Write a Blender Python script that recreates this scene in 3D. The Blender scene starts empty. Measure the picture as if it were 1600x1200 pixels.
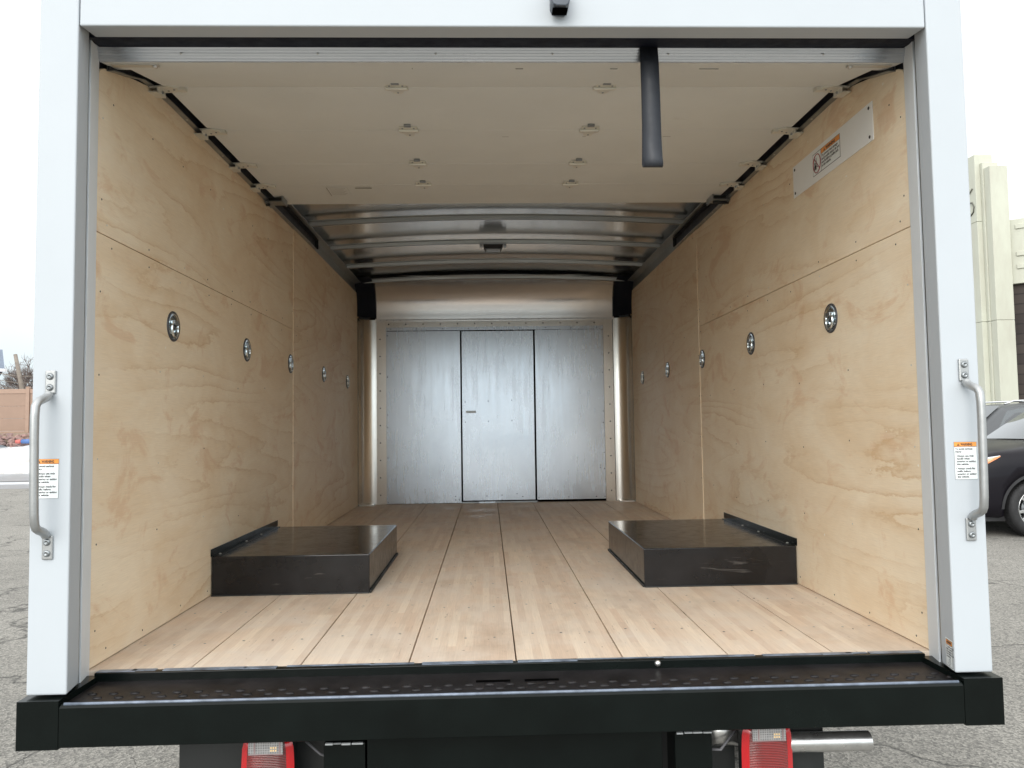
import bpy, bmesh, math, random
from mathutils import Vector, Matrix, noise
R = math.radians
random.seed(7)
C = bpy.context.scene.collection
sc = bpy.context.scene

# ------------------------------------------------------------ camera, world, sun, exposure
cam = bpy.data.objects.new('camera', bpy.data.cameras.new('camera')); C.objects.link(cam); sc.camera = cam
cam.data.sensor_width = 36; cam.data.lens = 1193.95 / 1600 * 36
cam.data.clip_start = .05; cam.data.clip_end = 500
_yaw, _pitch, _roll = .0316, .0556, -.0141
_F = Vector((math.sin(_yaw) * math.cos(_pitch), math.cos(_yaw) * math.cos(_pitch), math.sin(_pitch)))
_R = Vector((math.cos(_yaw), -math.sin(_yaw), 0)); _U = _R.cross(_F)
_R2 = _R * math.cos(_roll) + _U * math.sin(_roll); _U2 = -_R * math.sin(_roll) + _U * math.cos(_roll)
cam.matrix_world = Matrix.Translation((-.0703, -2.1774, .6558)) @ Matrix((_R2, _U2, -_F)).transposed().to_4x4()

SUN_EL, SUN_AZ = 25, 198          # azimuth from +y, clockwise: behind the photographer
w = bpy.data.worlds.new('World'); sc.world = w; w.use_nodes = True
nt = w.node_tree; nt.nodes.clear()
out = nt.nodes.new('ShaderNodeOutputWorld'); bg = nt.nodes.new('ShaderNodeBackground'); bg.inputs[1].default_value = .1
sky = nt.nodes.new('ShaderNodeTexSky'); sky.sky_type = 'NISHITA'; sky.sun_disc = False
sky.sun_elevation = R(SUN_EL); sky.sun_rotation = R(SUN_AZ); sky.dust_density = 5; sky.air_density = 1
tc = nt.nodes.new('ShaderNodeTexCoord'); sep = nt.nodes.new('ShaderNodeSeparateXYZ')
nt.links.new(tc.outputs['Generated'], sep.inputs[0])
rp = nt.nodes.new('ShaderNodeValToRGB'); nt.links.new(sep.outputs[2], rp.inputs[0])
cr = rp.color_ramp; cr.elements[0].position = 0; cr.elements[0].color = (.47, .56, .60, 1)
cr.elements[1].position = 1; cr.elements[1].color = (1, 1, 1, 1)
e = cr.elements.new(.16); e.color = (.72, .77, .79, 1)
e = cr.elements.new(.36); e.color = (.88, .92, .94, 1)
nz = nt.nodes.new('ShaderNodeTexNoise'); nz.inputs['Scale'].default_value = 2.2; nz.inputs['Detail'].default_value = 4
nt.links.new(tc.outputs['Generated'], nz.inputs['Vector'])
mr = nt.nodes.new('ShaderNodeMapRange'); mr.inputs[1].default_value = .3; mr.inputs[2].default_value = .7
mr.inputs[3].default_value = 11.5; mr.inputs[4].default_value = 14.0; nt.links.new(nz.outputs[0], mr.inputs[0])
sc1 = nt.nodes.new('ShaderNodeVectorMath'); sc1.operation = 'SCALE'
nt.links.new(rp.outputs[0], sc1.inputs[0]); nt.links.new(mr.outputs[0], sc1.inputs['Scale'])
# the overcast is brighter on the side of the hidden sun
az = nt.nodes.new('ShaderNodeMapRange'); az.inputs[1].default_value = -1; az.inputs[2].default_value = .6
az.inputs[3].default_value = 1.75; az.inputs[4].default_value = 1.0; nt.links.new(sep.outputs[1], az.inputs[0])
az2 = nt.nodes.new('ShaderNodeMath'); az2.operation = 'MULTIPLY'; nt.links.new(mr.outputs[0], az2.inputs[0]); nt.links.new(az.outputs[0], az2.inputs[1])
nt.links.new(az2.outputs[0], sc1.inputs['Scale'])
mx = nt.nodes.new('ShaderNodeMixRGB'); mx.inputs[0].default_value = .90
nt.links.new(sky.outputs[0], mx.inputs[1]); nt.links.new(sc1.outputs[0], mx.inputs[2])
nt.links.new(mx.outputs[0], bg.inputs[0]); nt.links.new(bg.outputs[0], out.inputs[0])

sun = bpy.data.objects.new('sun', bpy.data.lights.new('sun', 'SUN')); C.objects.link(sun)
sun.data.energy = 1.3; sun.data.angle = R(40); sun.data.color = (1, .97, .93)
_d = Vector((math.sin(R(SUN_AZ)) * math.cos(R(SUN_EL)), math.cos(R(SUN_AZ)) * math.cos(R(SUN_EL)), math.sin(R(SUN_EL))))
sun.rotation_euler = _d.to_track_quat('Z', 'Y').to_euler()
sc.view_settings.view_transform = 'Standard'; sc.view_settings.look = 'None'
sc.view_settings.exposure = .37; sc.view_settings.gamma = 1
sc.cycles.max_bounces = 14; sc.cycles.diffuse_bounces = 8; sc.cycles.glossy_bounces = 6

# ------------------------------------------------------------ material helpers
class NT:
    def __init__(s, name):
        s.m = bpy.data.materials.new(name); s.m.use_nodes = True; s.t = s.m.node_tree
        s.b = s.t.nodes['Principled BSDF']; s.n = s.t.nodes.new
        s.tc = s.n('ShaderNodeTexCoord')
    def l(s, a, b): s.t.links.new(a, b)
    def mapping(s, scale=(1, 1, 1), loc=(0, 0, 0), rot=(0, 0, 0), src=None):
        m = s.n('ShaderNodeMapping'); m.inputs['Scale'].default_value = scale; m.inputs['Location'].default_value = loc
        m.inputs['Rotation'].default_value = rot; s.l(src or s.tc.outputs['Object'], m.inputs[0]); return m.outputs[0]
    def noise(s, vec, scale=5, detail=3, rough=.5, dist=0):
        n = s.n('ShaderNodeTexNoise'); n.inputs['Scale'].default_value = scale; n.inputs['Detail'].default_value = detail
        n.inputs['Roughness'].default_value = rough; n.inputs['Distortion'].default_value = dist
        s.l(vec, n.inputs['Vector']); return n.outputs[0]
    def math(s, op, a, b=None, c=None):
        n = s.n('ShaderNodeMath'); n.operation = op
        for i, v in enumerate((a, b, c)):
            if v is None: continue
            if isinstance(v, (int, float)): n.inputs[i].default_value = v
            else: s.l(v, n.inputs[i])
        return n.outputs[0]
    def ramp(s, fac, stops):
        r = s.n('ShaderNodeValToRGB'); s.l(fac, r.inputs[0]); el = r.color_ramp.elements
        for i, (p, c) in enumerate(stops):
            if isinstance(c, (int, float)): c = (c, c, c)
            x = el[i] if i < 2 else el.new(p)
            x.position = p; x.color = (*c[:3], 1)
        return r.outputs[0]
    def mix(s, fac, a, b, mode='MIX'):
        m = s.n('ShaderNodeMixRGB'); m.blend_type = mode
        for i, v in enumerate((fac, a, b)):
            if isinstance(v, (int, float)): m.inputs[i].default_value = v if i == 0 else (v, v, v, 1)
            elif isinstance(v, tuple): m.inputs[i].default_value = (*v[:3], 1)
            else: s.l(v, m.inputs[i])
        return m.outputs[0]
    def set(s, **k):
        names = dict(color='Base Color', rough='Roughness', metal='Metallic', coat='Coat Weight', coatr='Coat Roughness',
                     spec='Specular IOR Level', trans='Transmission Weight', aniso='Anisotropic', ior='IOR', alpha='Alpha')
        for a, v in k.items():
            i = s.b.inputs[names[a]]
            if isinstance(v, tuple): i.default_value = (*v[:3], 1)
            elif isinstance(v, (int, float)): i.default_value = v
            else: s.l(v, i)
        return s
    def bump(s, h, strength=.3, dist=.002):
        b = s.n('ShaderNodeBump'); b.inputs['Strength'].default_value = strength; b.inputs['Distance'].default_value = dist
        s.l(h, b.inputs['Height']); s.l(b.outputs[0], s.b.inputs['Normal']); return s

def paint(name, col, rough=.35, coat=0, metal=0, var=.06, bump=.0, bscale=300, spec=.5, vs=6, rv=.2):
    s = NT(name); n = s.noise(s.tc.outputs['Object'], vs, 5, .6)
    v = s.ramp(n, [(.3, 1 - var), (.7, 1 + var)])
    c = s.mix(1, tuple(col), v, 'MULTIPLY'); s.set(color=c, coat=coat, metal=metal, spec=spec)
    n2 = s.noise(s.tc.outputs['Object'], 23, 4, .6)
    s.set(rough=s.ramp(n2, [(.25, max(.02, rough * (1 - rv))), (.75, min(1, rough * (1 + rv)))]))
    if bump: s.bump(s.noise(s.tc.outputs['Object'], bscale, 2), bump, .001)
    return s.m

WHITE = paint('white_enamel', (.465, .50, .53), .55, 0, spec=.3, var=.012, bump=.10, bscale=90, rv=.03)
JAMB0 = paint('white_jamb_enamel', (.66, .69, .71), .35, .1, var=.03, bump=.05)
TRACKM = paint('grey_door_guide', (.72, .76, .79), .45, 0, 0, var=.03, rv=.05)
BLACK = paint('black_steel_paint', (.0035, .0055, .005), .24, 0, var=.25, bump=.05, spec=.2, rv=.1)
BLACKD = paint('dull_black_paint', (.010, .012, .012), .5, 0, var=.3, bump=.1)
RUBBER = paint('black_rubber', (.010, .013, .022), .6, var=.2, spec=.15)
STRAP = paint('black_webbing', (.020, .023, .030), .55, var=.1, bump=.4, bscale=600)
ZINC = paint('zinc_plate', (.62, .62, .60), .33, 0, .9, var=.12)
DZINC = paint('dark_zinc', (.30, .32, .33), .35, 0, .85, var=.2)
HANDLE = paint('brushed_handle_metal', (.40, .41, .41), .42, 0, .75, var=.08, bump=.1, vs=30)
CHROME = paint('chrome_pan', (.75, .80, .82), .10, 0, 1, var=.05)
DARKRIM = paint('dark_pan_edge', (.05, .05, .055), .4, var=.1)
EXH = paint('exhaust_pipe_metal', (.66, .66, .65), .30, 0, .95, var=.15, bump=.1, vs=25)
STICK = paint('white_sticker', (.78, .82, .82), .4, var=.02)
SIGNW = paint('white_plastic_plate', (.80, .81, .80), .45, var=.02)
ORANGE = paint('orange_header_ink', (.85, .33, .07), .45, var=.03)
INK = paint('black_ink', (.02, .02, .025), .5)
REDINK = paint('red_ink', (.35, .03, .04), .5)
GREYINK = paint('grey_ink', (.33, .32, .29), .6)
HOLE = paint('black_void', (.002, .002, .002), .9, spec=0)
NAVY = paint('dark_navy', (.03, .034, .046), .5, var=.2)  # dark navy tone for the wall backing and the inside of the tracks

def plywood():
    s = NT('birch_plywood')
    oi = s.n('ShaderNodeObjectInfo'); r = s.math('MULTIPLY', oi.outputs['Random'], 37.0)
    cb = s.n('ShaderNodeCombineXYZ'); s.l(r, cb.inputs[1]); s.l(r, cb.inputs[2])
    ad = s.n('ShaderNodeVectorMath'); ad.operation = 'ADD'; s.l(s.tc.outputs['Object'], ad.inputs[0]); s.l(cb.outputs[0], ad.inputs[1])
    P = ad.outputs[0]
    v = s.mapping((0, .20, 1.60), src=P)
    h = s.noise(v, 1.15, 2.5, .42, .35)
    wob = s.noise(s.mapping((0, 10, 34), src=P), 1, 6, .68)
    hh = s.math('ADD', s.math('MULTIPLY', h, 22.0), s.math('MULTIPLY', wob, .75))
    fr = s.math('FRACT', hh)
    line = s.ramp(fr, [(0, .0), (.50, .05), (.86, .45), (.93, 1.0), (.97, .25), (1.0, 0.0)])
    mask = s.ramp(s.noise(s.mapping((0, .8, 1.6), (0, 3.1, 8.2), src=P), 1.3, 2), [(.42, .06), (.62, 1)])
    line = s.math('MULTIPLY', line, mask)
    fib = s.noise(s.mapping((0, 14, 420), src=P), 1, 3, .6)
    blot = s.noise(s.mapping((0, 1.5, 2.6), (0, 5, 1), src=P), 1.6, 6, .62, .8)
    base = s.mix(s.ramp(blot, [(.35, 0), (.68, 1)]), (.830, .715, .545), (.755, .600, .415))
    peach = s.ramp(s.noise(s.mapping((0, 1.8, 3.0), (0, 15, 4), src=P), 1.6, 6, .66, 1.2), [(.55, 0), (.64, .6)])
    base = s.mix(peach, base, (.68, .46, .29))
    c = s.mix(s.math('MULTIPLY', line, .66), base, (.58, .37, .18))
    c = s.mix(1, c, s.ramp(fib, [(.3, .93), (.7, 1.05)]), 'MULTIPLY')
    speck = s.ramp(s.noise(s.mapping((0, 40, 260), src=P), 1, 2), [(.72, 0), (.76, .4)])
    c = s.mix(speck, c, (.36, .23, .12))
    wsp = s.ramp(s.noise(s.mapping((0, 30, 34), (0, 4, 9), src=P), 1, 1), [(.80, 0), (.815, .8)]); c = s.mix(wsp, c, (.85, .82, .75))
    scuff = s.ramp(s.noise(s.mapping((0, .6, 7), (0, 1, 2), src=P), 2, 7, .75), [(.5, 0), (.8, .35)]); c = s.mix(scuff, c, (.80, .70, .58))
    s.set(color=c, rough=.48, spec=.4); s.bump(fib, .12, .001); return s.m
PLY = plywood()
PLYEDGE = paint('plywood_edge', (.50, .38, .25), .7, var=.15, vs=60)

def floorwood():
    s = NT('laminated_hardwood')
    P = s.tc.outputs['Object']
    mp = s.mapping((1, 1, 1), (0, 0, 0), (0, 0, R(90)))
    def brick(wd, off, cc):
        b = s.n('ShaderNodeTexBrick'); s.l(mp, b.inputs['Vector']); b.offset = .37; b.offset_frequency = 2; b.squash = 1
        b.inputs['Scale'].default_value = 1; b.inputs['Brick Width'].default_value = wd; b.inputs['Row Height'].default_value = .0251
        b.inputs['Mortar Size'].default_value = 0; b.inputs['Bias'].default_value = off
        b.inputs['Color1'].default_value = (*cc[0], 1); b.inputs['Color2'].default_value = (*cc[1], 1); b.inputs['Mortar'].default_value = (*cc[0], 1)
        return b.outputs[0]
    a = brick(.43, 0, ((.745, .630, .500), (.665, .520, .400)))
    a2 = brick(.291, .2, ((1.05, 1.04, 1.03), (.94, .93, .92)))
    c = s.mix(1, a, a2, 'MULTIPLY')
    grain = s.noise(s.mapping((260, 9, 1)), 1, 3, .6)
    c = s.mix(1, c, s.ramp(grain, [(.3, .90), (.7, 1.07)]), 'MULTIPLY')
    dust = s.ramp(s.noise(P, 3.2, 7, .68, .6), [(.42, 0), (.68, .7)])
    c = s.mix(dust, c, (.68, .61, .53))
    grime = s.ramp(s.noise(s.mapping((1.4, .7, 1), (4, 2, 0)), 3, 8, .7), [(.52, 0), (.78, .5)])
    c = s.mix(grime, c, (.36, .26, .18))
    scf = s.ramp(s.noise(s.mapping((90, 6, 1), (1, 7, 3)), 1.0, 4, .6, 2.2), [(.675, 0), (.71, .6)])
    c = s.mix(scf, c, (.22, .15, .11))
    spk = s.ramp(s.noise(s.mapping((55, 38, 1)), 1, 2, .5), [(.735, 0), (.76, .9)])
    c = s.mix(spk, c, (.07, .05, .035))
    wsp = s.ramp(s.noise(s.mapping((70, 55, 1), (9, 3, 0)), 1, 2, .5), [(.775, 0), (.79, .8)])
    c = s.mix(wsp, c, (.80, .78, .74))
    s.set(color=c, rough=s.ramp(s.noise(P, 5, 6, .6), [(.3, .50), (.7, .62)]), spec=.35); s.bump(grain, .12, .001); return s.m
FLOORW = floorwood()

def doorpanel():
    s = NT('cream_door_laminate')
    n = s.noise(s.tc.outputs['Object'], 3, 5, .6)
    c = s.mix(s.ramp(n, [(.35, 0), (.7, 1)]), (.735, .755, .735), (.69, .71, .69))
    sm = s.ramp(s.noise(s.mapping((2, 7, 1)), 2.5, 6, .65, .8), [(.66, 0), (.8, .25)])
    c = s.mix(sm, c, (.46, .43, .38))
    s.set(color=c, rough=.5); s.bump(s.noise(s.mapping((30, 300, 30)), 1, 2), .06, .001); return s.m
DOORW = doorpanel()
HINGEM = paint('painted_hinge_plate', (.70, .69, .62), .38, 0, .35, var=.08)

def metal(name, c1, c2, scale, rough, aniso=0, streak=.25, rs=(.8, 1.3)):
    s = NT(name)
    st = s.noise(s.mapping(scale), 1, 5, .65); cl = s.noise(s.tc.outputs['Object'], 2.3, 5, .6, .4)
    c = s.mix(s.ramp(st, [(.3, 0), (.7, 1)]), c1, c2)
    c = s.mix(1, c, s.ramp(cl, [(.3, 1 - streak), (.7, 1.0)]), 'MULTIPLY')
    s.set(color=c, metal=1, aniso=aniso, rough=s.ramp(s.math('ADD', s.math('MULTIPLY', st, .5), s.math('MULTIPLY', cl, .5)),
          [(.35, rough * rs[0]), (.65, rough * rs[1])]))
    s.bump(st, .012, .001); return s.m
GALV = metal('galvanised_sheet', (.64, .70, .775), (.61, .665, .74), (28, 28, 2.2), .26, .0, .14, (.84, 1.2))
MILL = metal('mill_aluminium', (.84, .85, .86), (.78, .79, .80), (4, 14, 240), .22, 0, .06, (.9, 1.1))
MILLV = metal('mill_aluminium_vertical', (.86, .84, .80), (.80, .78, .74), (240, 240, 4), .22, 0, .06, (.9, 1.1))
ROOFM = metal('roof_aluminium', (.76, .76, .75), (.74, .75, .76), (4, 160, 4), .20, 0, .04, (.9, 1.1))
BOWM = metal('roof_bow_galvanised', (.42, .44, .44), (.36, .38, .38), (5, 120, 120), .38, 0, .1)
RAILM = metal('door_rail_aluminium', (.78, .80, .83), (.66, .69, .73), (2, 200, 200), .30, 0, .1)

# ------------------------------------------------------------ mesh helpers
class MB:
    def __init__(s): s.v = []; s.f = []; s.mi = []; s.sm = []
    def add(s, vs, fs, mi=0, smooth=False, M=None):
        o = len(s.v)
        for p in vs: s.v.append(tuple(M @ Vector(p)) if M is not None else tuple(p))
        for f in fs: s.f.append([o + i for i in f]); s.mi.append(mi); s.sm.append(smooth)
        return s
    def box(s, x0, x1, y0, y1, z0, z1, mi=0, M=None):
        vs = [(x, y, z) for z in (z0, z1) for y in (y0, y1) for x in (x0, x1)]
        return s.add(vs, [(0, 2, 3, 1), (4, 5, 7, 6), (0, 1, 5, 4), (2, 6, 7, 3), (0, 4, 6, 2), (1, 3, 7, 5)], mi, False, M)
    def prism(s, pts, ax, a, b, mi=0, M=None, smooth=False):   # pts 2D, ax the extrusion axis
        n = len(pts)
        def q(p, t): return {'x': (t, p[0], p[1]), 'y': (p[0], t, p[1]), 'z': (p[0], p[1], t)}[ax]
        vs = [q(p, a) for p in pts] + [q(p, b) for p in pts]
        s.add(vs, [tuple(range(n))[::-1], tuple(range(n, 2 * n))], mi, False, M)
        o = len(s.v) - 2 * n
        for i in range(n):
            j = (i + 1) % n; s.f.append([o + i, o + j, o + n + j, o + n + i]); s.mi.append(mi); s.sm.append(smooth)
        return s
    def sheet(s, pts, ax, a, b, t=.002, mi=0):                 # open polyline extruded, with thickness t along its normal
        n = len(pts); off = []
        for i in range(n):
            p = Vector(pts[max(i - 1, 0)]); q = Vector(pts[min(i + 1, n - 1)]); d = (q - p).normalized()
            off.append((pts[i][0] - d.y * t, pts[i][1] + d.x * t))
        return s.prism(list(pts) + off[::-1], ax, a, b, mi, smooth=False)
    def tube(s, pts, r, seg=12, mi=0, cap=True, M=None, smooth=True):
        pts = [Vector(p) for p in pts]; n = len(pts); rs = r if isinstance(r, (list, tuple)) else [r] * n
        vs = []; up = None
        for i, p in enumerate(pts):
            d = (pts[min(i + 1, n - 1)] - pts[max(i - 1, 0)]).normalized()
            if up is None: up = Vector((0, 0, 1)) if abs(d.z) < .9 else Vector((1, 0, 0))
            a = d.cross(up).normalized(); bq = a.cross(d).normalized(); up = bq
            for k in range(seg):
                t = 2 * math.pi * k / seg; vs.append(p + (a * math.cos(t) + bq * math.sin(t)) * rs[i])
        fs = [(i * seg + k, i * seg + (k + 1) % seg, (i + 1) * seg + (k + 1) % seg, (i + 1) * seg + k) for i in range(n - 1) for k in range(seg)]
        s.add(vs, fs, mi, smooth, M)
        if cap:
            o = len(s.v) - len(vs)
            s.f.append([o + k for k in range(seg)][::-1]); s.f.append([o + (n - 1) * seg + k for k in range(seg)])
            s.mi += [mi, mi]; s.sm += [False, False]
        return s
    def lathe(s, prof, seg=24, mi=0, M=None, smooth=True):     # profile (r, h) about local z
        vs = []; n = len(prof)
        for r, h in prof:
            for k in range(seg):
                t = 2 * math.pi * k / seg; vs.append((r * math.cos(t), r * math.sin(t), h))
        fs = [(i * seg + k, i * seg + (k + 1) % seg, (i + 1) * seg + (k + 1) % seg, (i + 1) * seg + k) for i in range(n - 1) for k in range(seg)]
        return s.add(vs, fs, mi, smooth, M)
    def dome(s, c, ax, r, h, mi=0, seg=8):                      # small rivet / screw head
        M = Matrix.Translation(c) @ Vector(ax).to_track_quat('Z', 'Y').to_matrix().to_4x4()
        return s.lathe([(r, 0), (r * .85, h * .6), (r * .45, h), (0.0001, h * 1.02)], seg, mi, M)
    def text(s, body, size, M, mi=0, align='LEFT', bold=.0, th=.0004, width=None):
        cu = bpy.data.curves.new('t', 'FONT'); cu.body = body; cu.size = size; cu.align_x = align; cu.offset = bold; cu.extrude = th
        cu.resolution_u = 2; o = bpy.data.objects.new('t', cu); C.objects.link(o)
        dg = bpy.context.evaluated_depsgraph_get(); me = bpy.data.meshes.new_from_object(o.evaluated_get(dg))
        vs = [v.co.copy() for v in me.vertices]
        if width and vs:
            x0 = min(v.x for v in vs); x1 = max(v.x for v in vs); k = width / (x1 - x0)
            for v in vs: v.x = (v.x - x0) * k + (0 if align == 'LEFT' else -width / 2)
        s.add(vs, [tuple(p.vertices) for p in me.polygons], mi, False, M)
        bpy.data.objects.remove(o); bpy.data.curves.remove(cu); bpy.data.meshes.remove(me); return s
    def build(s, name, mats, parent=None, loc=(0, 0, 0), bevel=0, seg=2, fix=True):
        me = bpy.data.meshes.new(name); me.from_pydata(s.v, [], s.f)
        for m in (mats if isinstance(mats, (list, tuple)) else [mats]): me.materials.append(m)
        me.polygons.foreach_set('material_index', s.mi); me.polygons.foreach_set('use_smooth', s.sm); me.update()
        if fix:
            bm = bmesh.new(); bm.from_mesh(me); bmesh.ops.recalc_face_normals(bm, faces=bm.faces); bm.to_mesh(me); bm.free()
        o = bpy.data.objects.new(name, me); C.objects.link(o); o.location = loc
        if parent: o.parent = parent
        if bevel:
            b = o.modifiers.new('bevel', 'BEVEL'); b.width = bevel; b.segments = seg; b.limit_method = 'ANGLE'; b.angle_limit = R(40)
            b.harden_normals = False
        return o
def tag(o, label=None, cat=None, group=None, kind=None):
    for k, v in (('label', label), ('category', cat), ('group', group), ('kind', kind)):
        if v: o[k] = v
    return o
def empty(name, loc=(0, 0, 0), rz=0):
    o = bpy.data.objects.new(name, None); C.objects.link(o); o.location = loc; o.rotation_euler.z = rz; o.empty_display_size = .3; return o
def copy_tree(o, parent=None):
    c = o.copy(); C.objects.link(c); c.parent = parent
    for ch in [q for q in bpy.data.objects if q.parent == o]: copy_tree(ch, c)
    return c

G = -.78
# ============================================================ TRUCK
truck = empty('box_truck', (0, 0, 0))
tag(truck, 'white box truck seen from behind, door rolled up over an empty plywood lined cargo hold', 'box truck')
H = 1.18; L = 4.48

# ---- rear frame: two posts and a header
def rear_post(sgn):
    m = MB(); p = [(-1.235, -.19), (-1.134, -.19), (-1.150, -.104), (-1.235, -.104)]
    p = [(x * -sgn, y) for x, y in p]
    m.prism(p, 'z', .0, 2.02); return m.build('rear_frame_post', WHITE, truck, bevel=.005, seg=3)
rear_post(-1); rear_post(1)
m = MB(); m.prism([(-.188, 1.725), (-.104, 1.737), (-.104, 2.02), (-.188, 2.02)], 'x', -1.1335, 1.1335)
m.build('rear_header', WHITE, truck, bevel=.005, seg=3)
for sgn in (-1, 1):      # door guide post behind each jamb: grey strip with a dark groove
    m = MB()
    a = lambda x: x * -sgn
    m.box(min(a(-1.2), a(-1.168)), max(a(-1.2), a(-1.168)), -.103, -.06, -.018, 1.80, 1)
    m.prism([(a(-1.2), -.078), (a(-1.1585), -.078), (a(-1.1775), .004), (a(-1.2), .004)], 'z', -.018, 1.775, 0)
    m.prism([(a(-1.2), -.094), (a(-1.160), -.094), (a(-1.160), -.084), (a(-1.2), -.084)], 'z', -.018, 1.79, 2)
    m.build('door_guide', [TRACKM, HOLE, DZINC], truck, bevel=.001)

# ---- outer skin, roof skin, underside
for sgn in (-1, 1):
    m = MB(); m.box(min(sgn * 1.2345, sgn * 1.205), max(sgn * 1.2345, sgn * 1.205), -.1035, 4.60, -.10, 1.985)
    m.build('side_skin', WHITE, truck)
def crown(x, z0, c): return z0 + c * (1 - (x / 1.2) ** 2)
xs = [-1.2 + 2.4 * i / 24 for i in range(25)]
m = MB(); m.sheet([(x, crown(x, 1.925, .045)) for x in xs], 'y', -.10, 4.60, .004)
m.build('roof_skin', ROOFM, truck)
m = MB(); m.box(-1.2, 1.2, 4.575, 4.60, -.1, 2.0); m.build('front_skin', WHITE, truck)

# ---- roof bows
def bow(y):
    m = MB(); pr = [(-.028, .016), (-.028, .011), (-.016, .009), (-.012, -.012), (.012, -.012), (.016, .009), (.028, .011), (.028, .016)]
    n = 24; vs = []; k = len(pr)
    for i in range(n + 1):
        x = -1.17 + 2.34 * i / n; z = crown(x, 1.888, .042)
        vs += [(x, y + a, z + b) for a, b in pr]
    fs = [(i * k + j, i * k + (j + 1) % k, (i + 1) * k + (j + 1) % k, (i + 1) * k + j) for i in range(n) for j in range(k)]
    m.add(vs, fs); return m.build('roof_bow', BOWM, truck)
for y in (.6, 1.2, 1.81, 2.42, 3.035, 3.65, 4.27): bow(y)
# ---- top rails along both walls
for sgn in (-1, 1):
    m = MB(); q = lambda x: x * -sgn
    m.prism([(q(-1.204), 1.812), (q(-1.181), 1.812), (q(-1.181), 1.874), (q(-1.130), 1.884), (q(-1.130), 1.889), (q(-1.204), 1.93)], 'y', -.09, 4.50)
    m.build('top_rail', BOWM, truck, bevel=.001)

# ---- floor planks
PW = W2 = .3014
edges = [-1.196] + [(-.0 + (i - 3) * PW) for i in range(7)] + [1.196]
for i in range(8):
    m = MB(); x0, x1 = edges[i] + .0021, edges[i + 1] - .0021
    m.box(x0, x1, .004, 4.50, -.035, 0)
    # screw heads on the plank
    y = .25 + (i % 3) * .03
    while y < 4.4:
        if not (i in (0, 1, 6, 7) and .88 < y < 1.88):
            for dx in (.06, .15, .24):
                xx = x0 + dx
                if xx < x1 - .02: m.lathe([(.0045, .0002), (.003, .0008), (.0001, .0008)], 6, 1, Matrix.Translation((xx, y + random.uniform(-.008, .008), 0)))
        y += .405
    m.build('floor_plank', [FLOORW, DZINC], truck, bevel=.0012, seg=1)
m = MB(); m.box(-1.2, 1.2, .0, 4.57, -.06, -.040); m.build('subfloor', HOLE, truck)

# ---- plywood wall panels with screws
def wall_panel(sgn, pts, screws, proud=0):
    hh = H - proud; m = MB(); a, b = sorted((sgn * hh, sgn * (H + .012)))
    m.prism(pts, 'x', a, b)
    for (y, z) in screws:
        m.dome((sgn * hh, y, z), (-sgn, 0, 0), .0035, .0010, random.choice((1, 1, 2)), 6)
    return m.build('plywood_panel', [PLY, INK, ZINC], truck, bevel=.0012, seg=1)
def arc_corner():
    return [(.016, 1.705), (.04, 1.719), (.085, 1.732), (.14, 1.748), (.22, 1.771), (.32, 1.795), (.42, 1.808)]
seamz = 1.2285
for sgn in (-1, 1):
    ys = 2.205 if sgn < 0 else 2.275
    rng = random.Random(3 + sgn)
    def scr(y0, y1, z0, z1):
        o = []
        for z in (z0 + .03, z1 - .03):
            y = y0 + .06
            while y < y1 - .02: o.append((y + rng.uniform(-.02, .02), z + rng.uniform(-.006, .006))); y += .27
        y = y0 + .41
        while y < y1 - .2:
            z = z0 + .3
            while z < z1 - .15: o.append((y + rng.uniform(-.015, .015), z + rng.uniform(-.03, .03))); z += .27
            y += .41
        for y in (y0 + .015, y1 - .02):
            z = z0 + .1
            while z < z1: o.append((y, z)); z += .24
        return o
    wall_panel(sgn, [(.006, .003), (ys - .0012, .003), (ys - .0012, seamz - .0012), (.006, seamz - .0012)], scr(.02, ys, 0, seamz))
    wall_panel(sgn, [(ys + .0012, .003), (4.40, .003), (4.40, seamz - .0002), (ys + .0012, seamz - .0002)], scr(ys, 4.4, 0, seamz), .003)
    wall_panel(sgn, [(.006, seamz + .0012), (ys - .0012, seamz + .0012), (ys - .0012, 1.808)] + arc_corner()[::-1] + [(.006, 1.66)][:0] + [(.006, 1.685)],
               scr(.02, ys, seamz, 1.66))
    wall_panel(sgn, [(ys + .0012, seamz + .0002), (4.40, seamz + .0002), (4.40, 1.811), (ys + .0012, 1.811)], scr(ys, 4.4, seamz, 1.80), .003)
    m = MB(); a, b = sorted((sgn * (H + .0125), sgn * 1.204)); m.box(a, b, .013, 4.56, .0, 1.90); m.build('wall_backing', NAVY, truck)

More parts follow.
